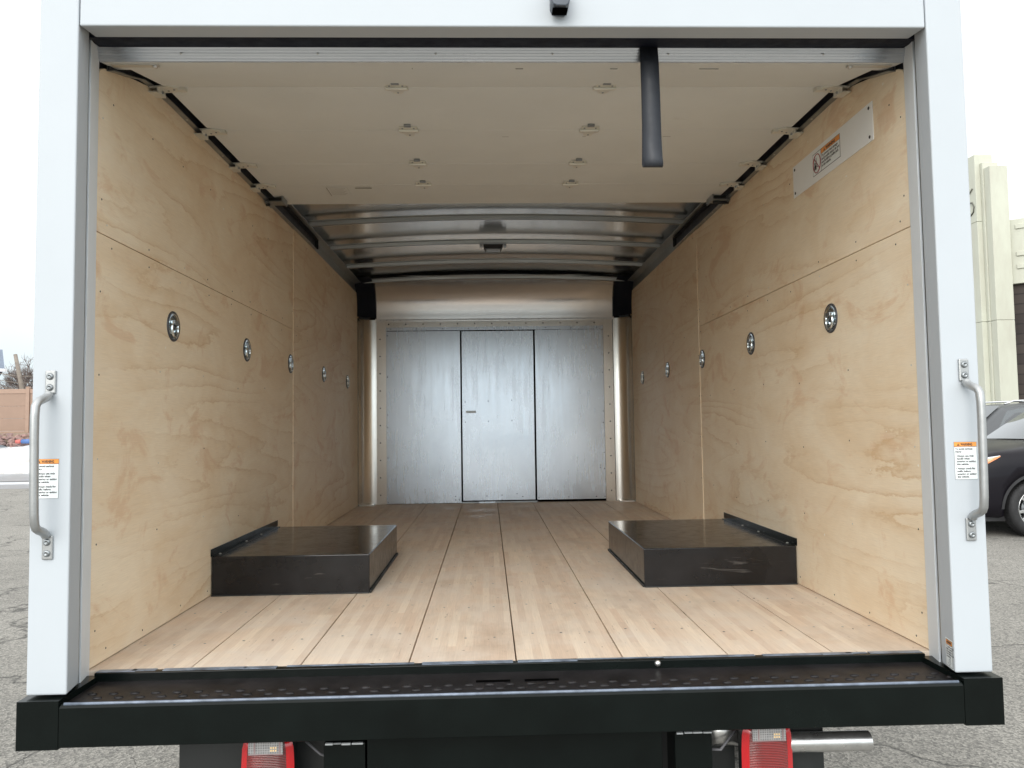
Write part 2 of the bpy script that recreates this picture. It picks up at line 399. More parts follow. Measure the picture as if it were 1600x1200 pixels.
# ---- tie down rings in recessed pans
def ring_mesh():
    m = MB(); M = Matrix.Rotation(R(90), 4, 'Y')
    m.lathe([(.054, 0), (.0535, .0025), (.050, .0045), (.046, .0035)], 36, 1, M)
    m.lathe([(.046, .0035), (.043, .0018), (.036, .0012), (.020, .0009), (.0001, .0007)], 36, 0, M)
    return m
def tie_ring(sgn, y, z, pr=0):
    o = ring_mesh().build('tie_down_ring', [CHROME, DARKRIM], truck, loc=(sgn * (H - pr), y, z))
    if sgn > 0: o.scale = (-1, 1, 1)
    m = MB()
    pts = [(.007, math.sin(t) * .026, -.012 + -math.cos(t) * .026) for t in [R(a) for a in range(-110, 111, 20)]]
    pts = [(.007, -.021, .012)] + pts + [(.007, .021, .012)]
    m.tube(pts, .0045, 8, 0); m.tube([(.007, -.026, .013), (.007, .026, .013)], .0045, 8, 0)
    m.build('ring', [CHROME], o)
    m = MB(); m.box(.0015, .013, -.017, .017, .006, .021, 0); m.box(.0015, .004, -.010, .010, -.014, .004, 1)
    m.dome((.002, -.013, -.031), (1, 0, 0), .004, .002, 1); m.dome((.002, .013, -.031), (1, 0, 0), .004, .002, 1); m.dome((.002, 0, .034), (1, 0, 0), .004, .002, 1)
    m.build('clip_bar', [DZINC, DARKRIM], o, bevel=.0015)
for y in (.545, 1.37, 2.15, 3.005, 3.87): tie_ring(-1, y, 1.026, .003 if y > 2.2 else 0)
for y in (.548, 1.395, 2.22, 3.07, 3.93): tie_ring(1, y, 1.033, .003 if y > 2.275 else 0)

# ---- bulkhead
m = MB(); m.box(-1.10, 1.10, L + .02, L + .03, 0, 1.62, 0); m.build('bulkhead_backing', HOLE, truck)
m = MB()     # perimeter frame with rivets
m.box(-1.04, -.952, L, L + .018, 0, 1.585); m.box(.947, 1.03, L, L + .018, 0, 1.60)
m.box(-.952, .947, L, L + .018, 1.532, 1.592)
z = .08
while z < 1.5:
    m.dome((-1.005, L, z), (0, -1, 0), .006, .003, 1); m.dome((.995, L, z + .01), (0, -1, 0), .006, .003, 1)
    m.dome((-1.032, L, z + .03), (0, -1, 0), .003, .002, 1); m.dome((1.022, L, z + .03), (0, -1, 0), .003, .002, 1); z += .15
x = -.93
while x < .95:
    m.dome((x, L, 1.56), (0, -1, 0), .006, .003, 1); x += .15
m.build('bulkhead_frame', [MILLV, INK], truck, bevel=.001)
def panel(x0, x1, z0, z1, nm, y=L - .006, riv=()):
    m = MB(); m.box(x0, x1, y, y + .005, z0, z1)
    for (rx, rz) in riv: m.dome((rx, y, rz), (0, -1, 0), .0045, .002, 1)
    return m.build(nm, [GALV, INK], truck, bevel=.0012)
panel(-.952, -.309, .004, 1.498, 'bulkhead_panel', riv=[(-.94, z) for z in (.02, .4, .66, .77, 1.1, 1.46)] + [(-.36, .03), (-.36, .06), (-.33, .03)])
panel(.345, .945, .020, 1.500, 'bulkhead_panel', riv=[(.935, z) for z in (.04, .28, .42, .68, .78, 1.12)] + [(.36, .04), (.62, .04), (.86, .04), (.90, .31), (.90, .29)])
m = MB(); m.box(-.952, .945, L - .012, L - .001, 1.502, 1.531); 
for k in range(9): m.dome((-.91 + k * .225, L - .012, 1.517), (0, -1, 0), .004, .002, 1)
m.box(-.952, -.944, L - .012, L - .007, 1.46, 1.502)
m.build('door_head_strip', [GALV, INK], truck)
dr = panel(-.296, .330, .022, 1.493, 'bulkhead_door', L - .010,
           riv=[(-.27, .875), (-.07, .88), (.135, .885), (-.27, .70), (-.07, .705), (.135, .71), (-.09, .06), (.04, .065), (.17, .075), (.22, .05)])
m = MB(); m.box(-.262, -.178, -.004, 0, 0, .020); m.box(-.255, -.185, -.0045, -.0035, .005, .015, 1)
m.build('door_pull', [STICK, DZINC], dr, loc=(0, L - .0105, .778), bevel=.002)
m = MB(); m.box(-.31, .345, L - .0095, L - .002, .0, .012, 0); m.box(-.16, -.02, L - .03, L - .0105, .001, .014, 1); m.build('door_sill_strip', [DZINC, GALV], truck)

# concave corner posts, front cap, black corner caps
for sgn in (-1, 1):
    cx, cy = 1.035, 4.335; r = .145; pts = []
    for k in range(15):
        t = R(90 * k / 14); pts.append((sgn * (cx + r * math.cos(t) * .98), cy + r * math.sin(t)))
    pts = [(sgn * 1.178, 4.33)][:0] + pts
    if sgn < 0: pts = pts[::-1]
    m = MB()
    n = len(pts); vs = [(p[0], p[1], 0.002) for p in pts] + [(p[0], p[1], 1.60) for p in pts]
    m.add(vs, [(i, i + 1, n + i + 1, n + i) for i in range(n - 1)], 0, True)
    z = .05
    m.build('corner_post', MILLV, truck)
    m = MB(); m.box(min(sgn * 1.05, sgn * 1.17), max(sgn * 1.05, sgn * 1.17), 4.36, 4.44, 0, .012); m.build('corner_shoe', ZINC, truck, bevel=.002)
    m = MB(); a, b = sorted((sgn * 1.035, sgn * 1.2)); P = []
    for k in range(9):
        t = R(90 * k / 8); P.append((4.17 + .29 * math.cos(t), 1.61 + .30 * math.sin(t)))
    n = 9; xs_ = [sgn * 1.035, sgn * 1.07, sgn * 1.12, sgn * 1.2]
    vs = []
    for j, xx in enumerate(xs_):
        o = (0, -.03, -.07, -.16)[j]
        vs += [(xx, p[0] + o * (1 - k / 12), p[1]) for k, p in enumerate(P)]
    m.add(vs, [(j * n + k, (j + 1) * n + k, (j + 1) * n + k + 1, j * n + k + 1) for j in range(3) for k in range(n - 1)], 0, True)
    m.build('roof_corner_cap', RUBBER, truck)
m = MB(); P = [(4.478, 1.585)]
for k in range(17):
    t = R(90 * k / 16); P.append((4.22 + .255 * math.cos(t), 1.64 + .295 * math.sin(t)))
n = len(P); m.add([(-1.045, p[0], p[1]) for p in P] + [(1.045, p[0], p[1]) for p in P], [(i, i + 1, n + i + 1, n + i) for i in range(n - 1)], 0, True)
m.build('front_cap', MILL, truck)
m = MB(); m.box(-1.035, 1.035, 4.466, 4.4795, 1.588, 1.604)
for k in range(36): m.dome((-1.0 + k * .0575, 4.466, 1.596), (0, -1, 0), .003, .002, 1)
m.build('cap_flange', [MILL, INK], truck)

# ---- roof light on the second bow
m = MB(); m.box(-.115, .07, 3.00, 3.075, 1.905, 1.917, 1); m.prism([(-.09, 1.903), (.045, 1.903), (.032, 1.875), (-.077, 1.875)], 'y', 2.985, 3.09, 0)
m.box(-.07, .025, 2.995, 3.08, 1.868, 1.8745, 1)
for x in (-.105, .06): m.box(x - .008, x + .008, 3.01, 3.065, 1.895, 1.904, 1)
m.build('roof_light', [BLACKD, DZINC], truck, bevel=.002)

# ---- wheel boxes
BOXB = paint('scuffed_gloss_black', (.010, .010, .011), .17, .05, 0, var=.6, bump=.06, bscale=14, spec=.32, vs=5, rv=.6)
def _scratch(mat):
    t = mat.node_tree; b = t.nodes['Principled BSDF']; src = b.inputs['Base Color'].links[0].from_socket
    tc_ = t.nodes.new('ShaderNodeTexCoord'); mp = t.nodes.new('ShaderNodeMapping'); mp.inputs['Scale'].default_value = (3, 60, 25); mp.inputs['Rotation'].default_value = (.2, .3, .7)
    n = t.nodes.new('ShaderNodeTexNoise'); n.inputs['Scale'].default_value = 1.5; n.inputs['Detail'].default_value = 5; n.inputs['Distortion'].default_value = 1
    r_ = t.nodes.new('ShaderNodeValToRGB'); r_.color_ramp.elements[0].position = .66; r_.color_ramp.elements[0].color = (0, 0, 0, 1); r_.color_ramp.elements[1].position = .72; r_.color_ramp.elements[1].color = (.6, .6, .6, 1)
    m_ = t.nodes.new('ShaderNodeMixRGB'); m_.inputs[2].default_value = (.09, .085, .08, 1)
    L_ = t.links.new; L_(tc_.outputs['Object'], mp.inputs[0]); L_(mp.outputs[0], n.inputs['Vector']); L_(n.outputs[0], r_.inputs[0]); L_(r_.outputs[0], m_.inputs[0]); L_(src, m_.inputs[1]); L_(m_.outputs[0], b.inputs['Base Color'])
_scratch(BOXB)
def wheel_box(sgn):
    m = MB(); x0, x1 = sorted((sgn * 1.176, sgn * (.552 if sgn < 0 else .552)))
    y0, y1, h = .928, 1.845, .155
    m.box(x0, x1, y0, y1, .0015, h)
    o = m.build('wheel_box', [BOXB], truck, bevel=.004)
    m = MB(); a, b = sorted((sgn * 1.1785, sgn * 1.1755)); m.box(a, b, y0 - .004, y1 + .04, .1555, .185)
    a, b = sorted((sgn * 1.1752, sgn * 1.15)); m.box(a, b, y0 + .005, y1 - .01, .1552, .158)
    for k in range(3): m.dome((sgn * 1.163, y0 + .06 + k * .22 + (.12 if k else 0), .158), (0, 0, 1), .006, .003, 1)
    m.build('wall_flange', [BLACK, ZINC], o, bevel=.0008)
    m = MB(); a, b = sorted((sgn * .552, sgn * .545)); m.box(a, b, y0, y1, .0005, .012); m.box(x0, x1, y0 - .007, y0, .0005, .006)
    m.build('sealant_bead', BLACKD, o, bevel=.003)
wheel_box(-1); wheel_box(1)

# ---- roll-up door overhead, sections with hinges
prof = [(-.018, 1.752), (.004, 1.7205), (.35, 1.803), (.745, 1.812), (1.135, 1.816), (1.43, 1.818), (1.775, 1.826)]
DX = 1.132
hy = [1, 2, 3, 4]
def hinge(parent, x, y, z, wide=False, ang=0, flip=1):
    M = Matrix.Translation((x, y, z)) @ Matrix.Rotation(ang, 4, 'X') @ Matrix.Diagonal((flip, 1.5, 1.5, 1))
    m = MB()
    if not wide:
        m.prism([(-.038, -.012), (.038, -.012), (.038, .010), (.022, .014), (.014, .034), (-.014, .034), (-.022, .014), (-.038, .010)], 'z', -.0035, -.0005, 0, M)
        m.prism([(-.034, -.030), (.034, -.030), (.034, -.0125), (-.034, -.0125)], 'z', -.0035, -.0005, 0, M)
        m.tube([M @ Vector((-.037, -.012, -.006)), M @ Vector((.037, -.012, -.006))], .0055, 8, 0)
        for a, b in ((-.022, -.022), (.022, -.022), (-.024, 0), (.024, 0), (0, .024)): m.dome(M @ Vector((a, b, -.0035)), (0, 0, -1), .004, .003, 1)
        m.box(-.013, .013, -.045, -.034, -.006, -.001, 1, M)
    else:   # roller carrier reaching from the panel edge to the track
        m.prism([(-.045, -.016), (.020, -.020), (.048, -.008), (.048, .012), (.018, .022), (-.045, .026)], 'z', -.0045, -.0005, 0, M)
        m.prism([(-.046, -.018), (-.014, -.018), (-.014, .024), (-.046, .024)], 'z', -.016, -.0127, 0, M)
        m.box(-.018, -.0145, -.018, .024, -.0165, -.001, 0, M)
        m.tube([M @ Vector((-.050, .004, -.010)), M @ Vector((-.010, .004, -.010))], .0045, 8, 1)
        m.dome(M @ Vector((.028, 0, -.0045)), (0, 0, -1), .004, .003, 1); m.dome(M @ Vector((.005, .008, -.0045)), (0, 0, -1), .004, .003, 1)
        m.box(.044, .066, -.008, .010, -.008, -.001, 0, M)
    return m.build('hinge' if not wide else 'roller_hinge', [HINGEM, DZINC], parent, bevel=.0006)
for i in range(1, 6):
    (y0, z0), (y1, z1) = prof[i], prof[i + 1]
    d = Vector((y1 - y0, z1 - z0)).normalized(); g = .0012
    a = (y0 + d.x * g, z0 + d.y * g); b = (y1 - d.x * g, z1 - d.y * g); nn = (-d.y * .019, d.x * .019)
    if i == 1: a = (y0 + .001, z0)
    if i == 1:
        m = MB(); m.prism([(.0045, 1.7212), (.10, 1.7435), (.10, 1.76), (.0045, 1.74)], 'x', -1.176, -1.1325); m.prism([(.0045, 1.7212), (.10, 1.7435), (.10, 1.76), (.0045, 1.74)], 'x', 1.1325, 1.176)
        for v_ in (m,): pass
    else: m = MB()
    m.prism([a, b, (b[0] + nn[0], b[1] + nn[1]), (a[0] + nn[0], a[1] + nn[1])], 'x', -DX, DX)
    if i in (1, 3):
        for k in range(4): m.box(-.3 + k * .31 + random.uniform(-.05, .05), -.285 + k * .31, y0 + .07, y0 + .073, (z0 + (z1 - z0) * .18) - .0008, z0 + .02, 1)
    sec = m.build('door_section', [DOORW, GREYINK], truck, bevel=.0008, seg=1)
    if i < 5:
        ang = math.atan2(z1 - z0, y1 - y0) * .5
        for x in (-.365, .338): hinge(sec, x, y1, z1 - .0005, False, ang)
        hinge(sec, -DX - .002, y1, z1 - .0005, True, ang); hinge(sec, DX - .002, y1, z1 - .0005, True, ang, -1)
    else:
        for sgn in (-1, 1):    # top roller bracket at the far end of the door
            m = MB(); xx = sgn * (DX - .005)
            m.box(xx - .04, xx + .04, 1.62, 1.69, 1.795, 1.8, 0); m.box(xx - .03, xx + .03, 1.63, 1.68, 1.8003, 1.819, 1)
            m.box(xx - .045, xx - .04, 1.61, 1.72, 1.79, 1.822, 0); m.box(xx + .04, xx + .045, 1.61, 1.70, 1.79, 1.822, 0)
            m.tube([(xx - .03, 1.655, 1.79), (xx + sgn * .05, 1.655, 1.79)], .008, 8, 1)
            m.build('top_roller_bracket', [DZINC, BLACKD], sec, bevel=.001)
    if i == 4:        # faded maker's label glued to the door
        m = MB(); 
        zl = 1.8167
        m.box(-.838, -.738, 1.47, 1.60, zl - .0006, zl + .0005, 0)
        m.box(-.838, -.834, 1.47, 1.60, zl - .001, zl, 1)
        for k in range(6): m.box(-.828, -.75 - .01 * (k % 2), 1.485 + k * .018, 1.488 + k * .018, zl - .001, zl, 1)
        m.box(-.70, -.62, 1.475, 1.485, zl - .0012, zl, 1)
        m.build('faded_label', [STICK if False else DOORW, GREYINK], sec)
# bottom rail of the door (ribbed aluminium) and rubber seal
m = MB(); rb = []
for k in range(0):
    y = -.018 + k * .0133
    rb += [(y, 1.7525 + k * .0009), (y + .0085, 1.7510 + k * .0009), (y + .0088, 1.7550 + k * .0009), (y + .0128, 1.7552 + k * .0009)]
P0, P1 = Vector((-.0185, 1.7535)), Vector((.0020, 1.7195)); dd = (P1 - P0).normalized(); nn_ = Vector((dd.y, -dd.x)); LL = (P1 - P0).length
for k in range(5):
    a, b, c_ = LL * k / 5, LL * (k + .62) / 5, LL * (k + .98) / 5
    rb += [tuple(P0 + dd * a + nn_ * (.0015 if k != 2 else .0035)), tuple(P0 + dd * b + nn_ * (.0022 if k != 2 else .0035)), tuple(P0 + dd * b - nn_ * .004), tuple(P0 + dd * c_ - nn_ * .004)]
rb += [(.0035, 1.7196), (.0038, 1.745), (-.018, 1.80)]
m.prism(rb, 'x', -1.176, 1.176)
for x in (-.94, -.55, -.21, .13, .47, .93): m.dome((x, -.0115, 1.7385), (0, -.8, -.6), .0035, .003, 1)
br = m.build('door_bottom_rail', [RAILM, ZINC], truck)
m = MB(); m.prism([(-.0985, 1.7405), (-.055, 1.747), (-.0195, 1.753), (-.0195, 1.80), (-.0985, 1.80)], 'x', -1.167, 1.167); m.build('rubber_seal', RUBBER, truck, bevel=.003)
for sgn in (-1, 1):
    m = MB(); a, b = sorted((sgn * 1.155, sgn * 1.02)); m.box(a, b, .022, .040, 1.7215, 1.7275, 0)
    a, b = sorted((sgn * 1.155, sgn * 1.04)); m.dome((sgn * 1.03, .031, 1.7205), (0, 0, -1), .008, .006, 0)
    for x in (.86, .90): pass
    m.build('bottom_roller_bracket', [ZINC], truck, bevel=.001)
m = MB()      # pull strap: a folded loop of webbing
P = [(-.030, 1.752), (-.034, 1.70), (-.038, 1.60), (-.042, 1.50), (-.049, 1.44), (-.052, 1.415), (-.051, 1.402), (-.046, 1.394), (-.040, 1.391), (-.034, 1.394), (-.030, 1.403), (-.030, 1.43), (-.031, 1.52), (-.027, 1.62), (-.022, 1.752)]
vs = []
for k, (y, z) in enumerate(P):
    tw = (1.752 - z) / .36; wv = .0012 * math.sin(k * 1.1); vs += [(.3835 - .001 * tw + wv, y + .004 * tw, z + .0015 * tw), (.4345 + .0015 * tw + wv, y - .004 * tw, z - .0015 * tw)]
m.add(vs, [(2 * k, 2 * k + 1, 2 * k + 3, 2 * k + 2) for k in range(len(P) - 1)], 0, True)
o = m.build('pull_strap', STRAP, truck); s_ = o.modifiers.new('t', 'SOLIDIFY'); s_.thickness = .0022
# door tracks
for sgn in (-1, 1):
    m = MB(); q = lambda x: sgn * x
    path = [(.05, 1.728), (.10, 1.745), (.17, 1.766), (.25, 1.795), (.34, 1.810), (.5, 1.8145), (2.72, 1.822)]
    def strip(x0, x1, dz0, dz1, mi):
        n = len(path); vs = []
        for (y, z) in path: vs += [(q(x0), y, z + dz0), (q(x1), y, z + dz0), (q(x1), y, z + dz1), (q(x0), y, z + dz1)]
        fs = [(i * 4 + a, i * 4 + (a + 1) % 4, i * 4 + 4 + (a + 1) % 4, i * 4 + 4 + a) for i in range(n - 1) for a in range(4)] + [(0, 1, 2, 3), (n * 4 - 4, n * 4 - 3, n * 4 - 2, n * 4 - 1)]
        m.add(vs, fs, mi)
    strip(1.1795, 1.176, -.012, .050, 0); strip(1.1757, 1.158, -.012, -.009, 0); strip(1.1757, 1.147, .047, .050, 1); strip(1.1757, 1.172, -.008, .046, 3)
    for y in (.62, 1.0, 1.9, 2.05, 2.5): m.dome((q(1.168), y, 1.8035 + .0034 * (y - .5)), (0, 0, -1), .005, .003, 2)
    m.box(min(q(1.176), q(1.15)), max(q(1.176), q(1.15)), 2.7202, 2.7235, 1.812, 1.87, 1)
    m.build('door_track', [DZINC, BLACKD, ZINC, NAVY], truck)

# ---- sill, tread plate and bumper
m = MB()
m.box(-1.152, 1.152, -.022, .0035, -.03, .0008, 0)
m.build('floor_end_angle', [BLACK], truck, bevel=.002)
m = MB(); rr = random.Random(4); x = -1.15
while x < 1.12:      # worn bright patches on the angle's edge
    wdt = rr.uniform(.05, .28); m.box(x, min(x + wdt, 1.15), -.006 + rr.uniform(-.011, .007), .005 + rr.uniform(-.001, .003), .0005, .0018, 0); x += wdt + rr.uniform(-.02, .03)
m.build('worn_edge_strip', [paint('worn_sealant', (.20, .24, .30), .35, 0, .2, var=.6, vs=18)], truck)
TREAD = paint('worn_tread_paint', (.014, .013, .014), .42, 0, 0, spec=.25, var=.6, bump=.3, vs=12)
m = MB(); m.box(-1.153, 1.153, -.186, -.0222, -.034, -.022, 0)
def dimple(x, y):
    M = Matrix.Translation((x, y, -.022)) @ Matrix.Diagonal((1.9, .9, 1, 1)); m.lathe([(.0070, 0), (.0058, .0026), (.0030, .0040), (.0001, .0042)], 12, 0, M)
for k in range(42):
    x = -1.105 + k * .0542
    dimple(x, -.122); dimple(x + .027, -.152)
for a in (-.112, .018): m.box(a, a + .092, -.104, -.087, -.0219, -.0214, 1)
m.dome((.393, -.0225, -.008), (0, -1, .3), .009, .006, 2, 10)
m.build('tread_plate', [TREAD, HOLE, ZINC], truck)
m = MB()
m.prism([(-.215, -.120), (-.215, -.024), (-.209, -.0165), (-.200, -.0155), (-.187, -.0215), (-.187, -.120)], 'x', -1.1402, 1.1402, 0)
m.build('rear_bumper', [BLACK], truck, bevel=.0025, seg=3)
EDGE = paint('painted_lip_highlight', (.15, .18, .23), .34, 0, .1, var=.4, vs=30)  # paler tone for the bumper lip, its highlight put into the colour
m = MB(); m.tube([(-1.13 + 2.26 * k / 20, -.2085, -.0155) for k in range(21)], .0038, 8, 0); m.build('bumper_lip_highlight', EDGE, truck)  # thin pale tube painted as the highlight along the lip
for sgn in (-1, 1):
    m = MB(); a, b = sorted((sgn * 1.1405, sgn * 1.242)); m.box(a, b, -.215, -.02, -.124, -.006)
    m.build('bumper_end', BLACK, truck)
# underside: mounting plate, brackets, hitch plate
m = MB(); m.box(-.90, -.708, -.075, -.06, -.42, -.121); m.box(-.708, .60, -.03, -.015, -.42, -.121); m.box(.60, .83, -.075, -.06, -.42, -.121)
m.build('rear_plate', BLACKD, truck, bevel=.002)
m = MB(); m.box(-.395, .375, -.14, -.02, -.40, -.1215); m.build('hitch_plate', BLACK, truck, bevel=.004)
for a, b, c in ((-.507, -.40, -.135), (.412, .510, -.125)):
    m = MB(); m.box(a, b, c, -.03, -.40, -.158)
    rr = random.Random(int(a * 100)); x = a + .004
    while x < b - .01:
        wd = rr.uniform(.01, .03); m.box(x, min(x + wd, b), c - .0022, c + .006, -.1605 + rr.uniform(-.002, .001), -.1572 + rr.uniform(-.0004, .0008), 1); x += wd + rr.uniform(0, .004)
    m.build('bumper_bracket', [BLACK, paint('chipped_paint', (.45, .47, .48), .6)], truck, bevel=.001)
m = MB(); m.tube([(-.46, -.018, -.14), (-.475, -.05, -.17), (-.48, -.07, -.24), (-.50, -.05, -.34)], .011, 10, 0); m.build('wiring_loom', RUBBER, truck)
m = MB(); CABM = paint('grey_cable', (.12, .12, .13), .5); m.tube([(-.57, -.06, -.18), (-.53, -.07, -.21), (-.49, -.06, -.23)], .0035, 8, 0); m.build('lamp_cable', CABM, truck)
m = MB(); m.tube([(.50, -.08, -.22), (.54, -.10, -.215), (.585, -.08, -.175)], .004, 8, 0); m.build('lamp_cable', CABM, truck)
m = MB(); m.tube([(.50, -.03, -.185), (.62, -.03, -.185)], .045, 20, 0); m.build('exhaust_elbow', EXH, truck)
m = MB()
def ringpipe(pts, r0, r1, seg=28):
    m.tube(pts, r0, seg, 0, cap=False); m.tube(pts, r1, seg, 1, cap=False)
ringpipe([(.67, -.105, -.198), (.80, -.105, -.199), (.940, -.105, -.1995)], .0255, .0235)
m.tube([(.9402, -.105, -.1995), (.9400, -.105, -.1995)], .0255, 28, 0, cap=False)
m.build('exhaust_pipe', [EXH, HOLE], truck)

# ---- tail lamps
def lensmat():
    s = NT('red_lens'); st = s.n('ShaderNodeTexWave'); st.wave_type = 'BANDS'; st.bands_direction = 'Z'; st.inputs['Scale'].default_value = 75; s.l(s.mapping(), st.inputs['Vector'])
    n = s.noise(s.mapping((10, 10, 10)), 1, 2)
    c = s.mix(s.ramp(st.outputs[0], [(.3, 0), (.7, 1)]), (.10, .004, .004), (.25, .010, .008))
    c = s.mix(1, c, s.ramp(n, [(.35, .55), (.6, 1.1)]), 'MULTIPLY')
    s.set(color=c, rough=.12, coat=.8, coatr=.05); s.bump(st.outputs[0], .5, .002); return s.m
LENS = lensmat(); LENSR = paint('bright_red_lens_edge', (.48, .010, .015), .12, .6, var=.05)
def clearlens():
    s = NT('clear_reverse_lens'); ch = s.n('ShaderNodeTexBrick'); ch.offset = 0; s.l(s.mapping((1, 1, 1), rot=(R(90), 0, 0)), ch.inputs['Vector'])
    ch.inputs['Scale'].default_value = 1; ch.inputs['Brick Width'].default_value = .006; ch.inputs['Row Height'].default_value = .006; ch.inputs['Mortar Size'].default_value = .0008
    ch.inputs['Color1'].default_value = (.30, .29, .29, 1); ch.inputs['Color2'].default_value = (.22, .22, .23, 1); ch.inputs['Mortar'].default_value = (.50, .50, .5, 1)
    s.set(color=ch.outputs[0], rough=.1, coat=.9, metal=.3); return s.m
CLEAR = clearlens()
def tail_lamp(cx):
    m = MB(); zt, zb = -.138, -.36
    def outline(k, inset=0):
        hw = [.052, .060, .066, .068, .068, .066, .060, .050][k] - inset
        return hw
    zs = [zt, zt - .004, zt - .03, zt - .07, zt - .14, zt - .185, zt - .215, zb]
    vs = []; nx = 8
    for k, z in enumerate(zs):
        hw = outline(k)
        for j in range(nx + 1):
            u = -1 + 2 * j / nx; bul = .018 * (1 - u ** 4) * (1 if 0 < k < 7 else .2)
            vs.append((cx + u * hw, -.128 - bul, z))
    fs = []; mi = []
    for k in range(len(zs) - 1):
        for j in range(nx):
            m.add([], [], 0)
            fs.append((k * (nx + 1) + j, k * (nx + 1) + j + 1, (k + 1) * (nx + 1) + j + 1, (k + 1) * (nx + 1) + j)); mi.append(1 if j in (0, nx - 1) or k == 0 else 0)
    m.add(vs, fs, 0, True); m.mi = mi
    o = m.build('tail_lamp', [LENS, LENSR], truck, fix=False)
    m = MB(); m.box(cx - .064, cx + .064, -.128, -.085, zb + .004, zt - .002); m.build('lamp_housing', BLACKD, o, bevel=.004)
    m = MB(); m.box(cx - .044, cx + .044, -.1495, -.140, zt - .036, zt - .003, 0)
    m.box(cx - .044, cx + .044, -.1502, -.148, zt - .0385, zt - .036, 1)
    for a in (-.030, .034): m.box(cx + a, cx + a + .004, -.1502, -.149, zt - .035, zt - .004, 1)
    for i in range(3):
        for j in range(2): m.box(cx + .012 + i * .006, cx + .016 + i * .006, -.1502, -.1496, zt - .030 + j * .007, zt - .0255 + j * .007, 2)
    m.build('reverse_lens', [CLEAR, paint('lens_frame', (.28, .2, .2), .3), paint('amber_glint', (.85, .6, .3), .3)], o, bevel=.001)
tail_lamp(-.652); tail_lamp(.655)

# ---- grab handles
def grab(sgn, ztop, zbot):
    X = 1.190 if sgn < 0 else 1.195
    M = Matrix.Diagonal((sgn, 1, 1, 1))
    m = MB(); y0 = -.1902
    P = [(X - .004, y0 - .006, ztop + .020), (X - .004, y0 - .007, ztop - .02), (X - .004, y0 - .012, ztop - .036), (X - .002, y0 - .030, ztop - .045),
         (X + .003, y0 - .050, ztop - .052), (X + .005, y0 - .056, ztop - .075), (X + .003, y0 - .056, (ztop + zbot) / 2), (X + .001, y0 - .056, zbot + .075),
         (X - .000, y0 - .050, zbot + .052), (X - .002, y0 - .030, zbot + .045), (X - .003, y0 - .012, zbot + .036), (X - .003, y0 - .007, zbot + .02), (X - .003, y0 - .006, zbot - .02)]
    Q = []
    for i in range(len(P) - 1):
        a, b = Vector(P[i]), Vector(P[i + 1]); Q += [a, a.lerp(b, .5)]
    Q.append(Vector(P[-1]))
    Q2 = [Q[0]] + [(Q[i - 1] + Q[i] * 2 + Q[i + 1]) / 4 for i in range(1, len(Q) - 1)] + [Q[-1]]
    n = len(Q2); rad = [.0105] * n
    m.tube([(sgn * p.x, p.y, p.z) for p in Q2[3:-3]], rad[3:-3], 14, 0)
    for zc in (ztop, zbot):
        m.prism([(sgn * (X - .017), zc - .030), (sgn * (X + .010), zc - .030), (sgn * (X + .010), zc + .030), (sgn * (X - .017), zc + .030)], 'y', y0 - .006, y0 + .0002, 0)
    o = m.build('grab_handle', HANDLE, truck, bevel=.003)
    for zc in (ztop + .014, ztop - .014, zbot + .014, zbot - .014):
        m = MB(); M2 = Matrix.Translation((sgn * (X - .0035), y0 - .0065, zc)) @ Matrix.Rotation(R(90), 4, 'X')
        m.lathe([(.0088, 0), (.0088, .0014), (.0062, .0035), (.0040, .0048), (.0038, .003), (.0001, .003)], 14, 0, M2)
        m.build('bolt', DZINC, o)
grab(-1, .786, .367); grab(1, .789, .370)

# ---- rear view camera pod above the opening
m = MB(); m.prism([(.108, 1.768), (.113, 1.757), (.122, 1.753), (.146, 1.752), (.153, 1.757), (.157, 1.768), (.157, 1.82), (.108, 1.82)], 'y', -.245, -.1885)
o = m.build('camera_pod', paint('grey_plastic', (.06, .075, .095), .4), truck, bevel=.003)
m = MB(); m.prism([(.112, -.235), (.152, -.235), (.152, -.20), (.112, -.20)], 'z', 1.7505, 1.7519); m.build('lens_window', HOLE, o)

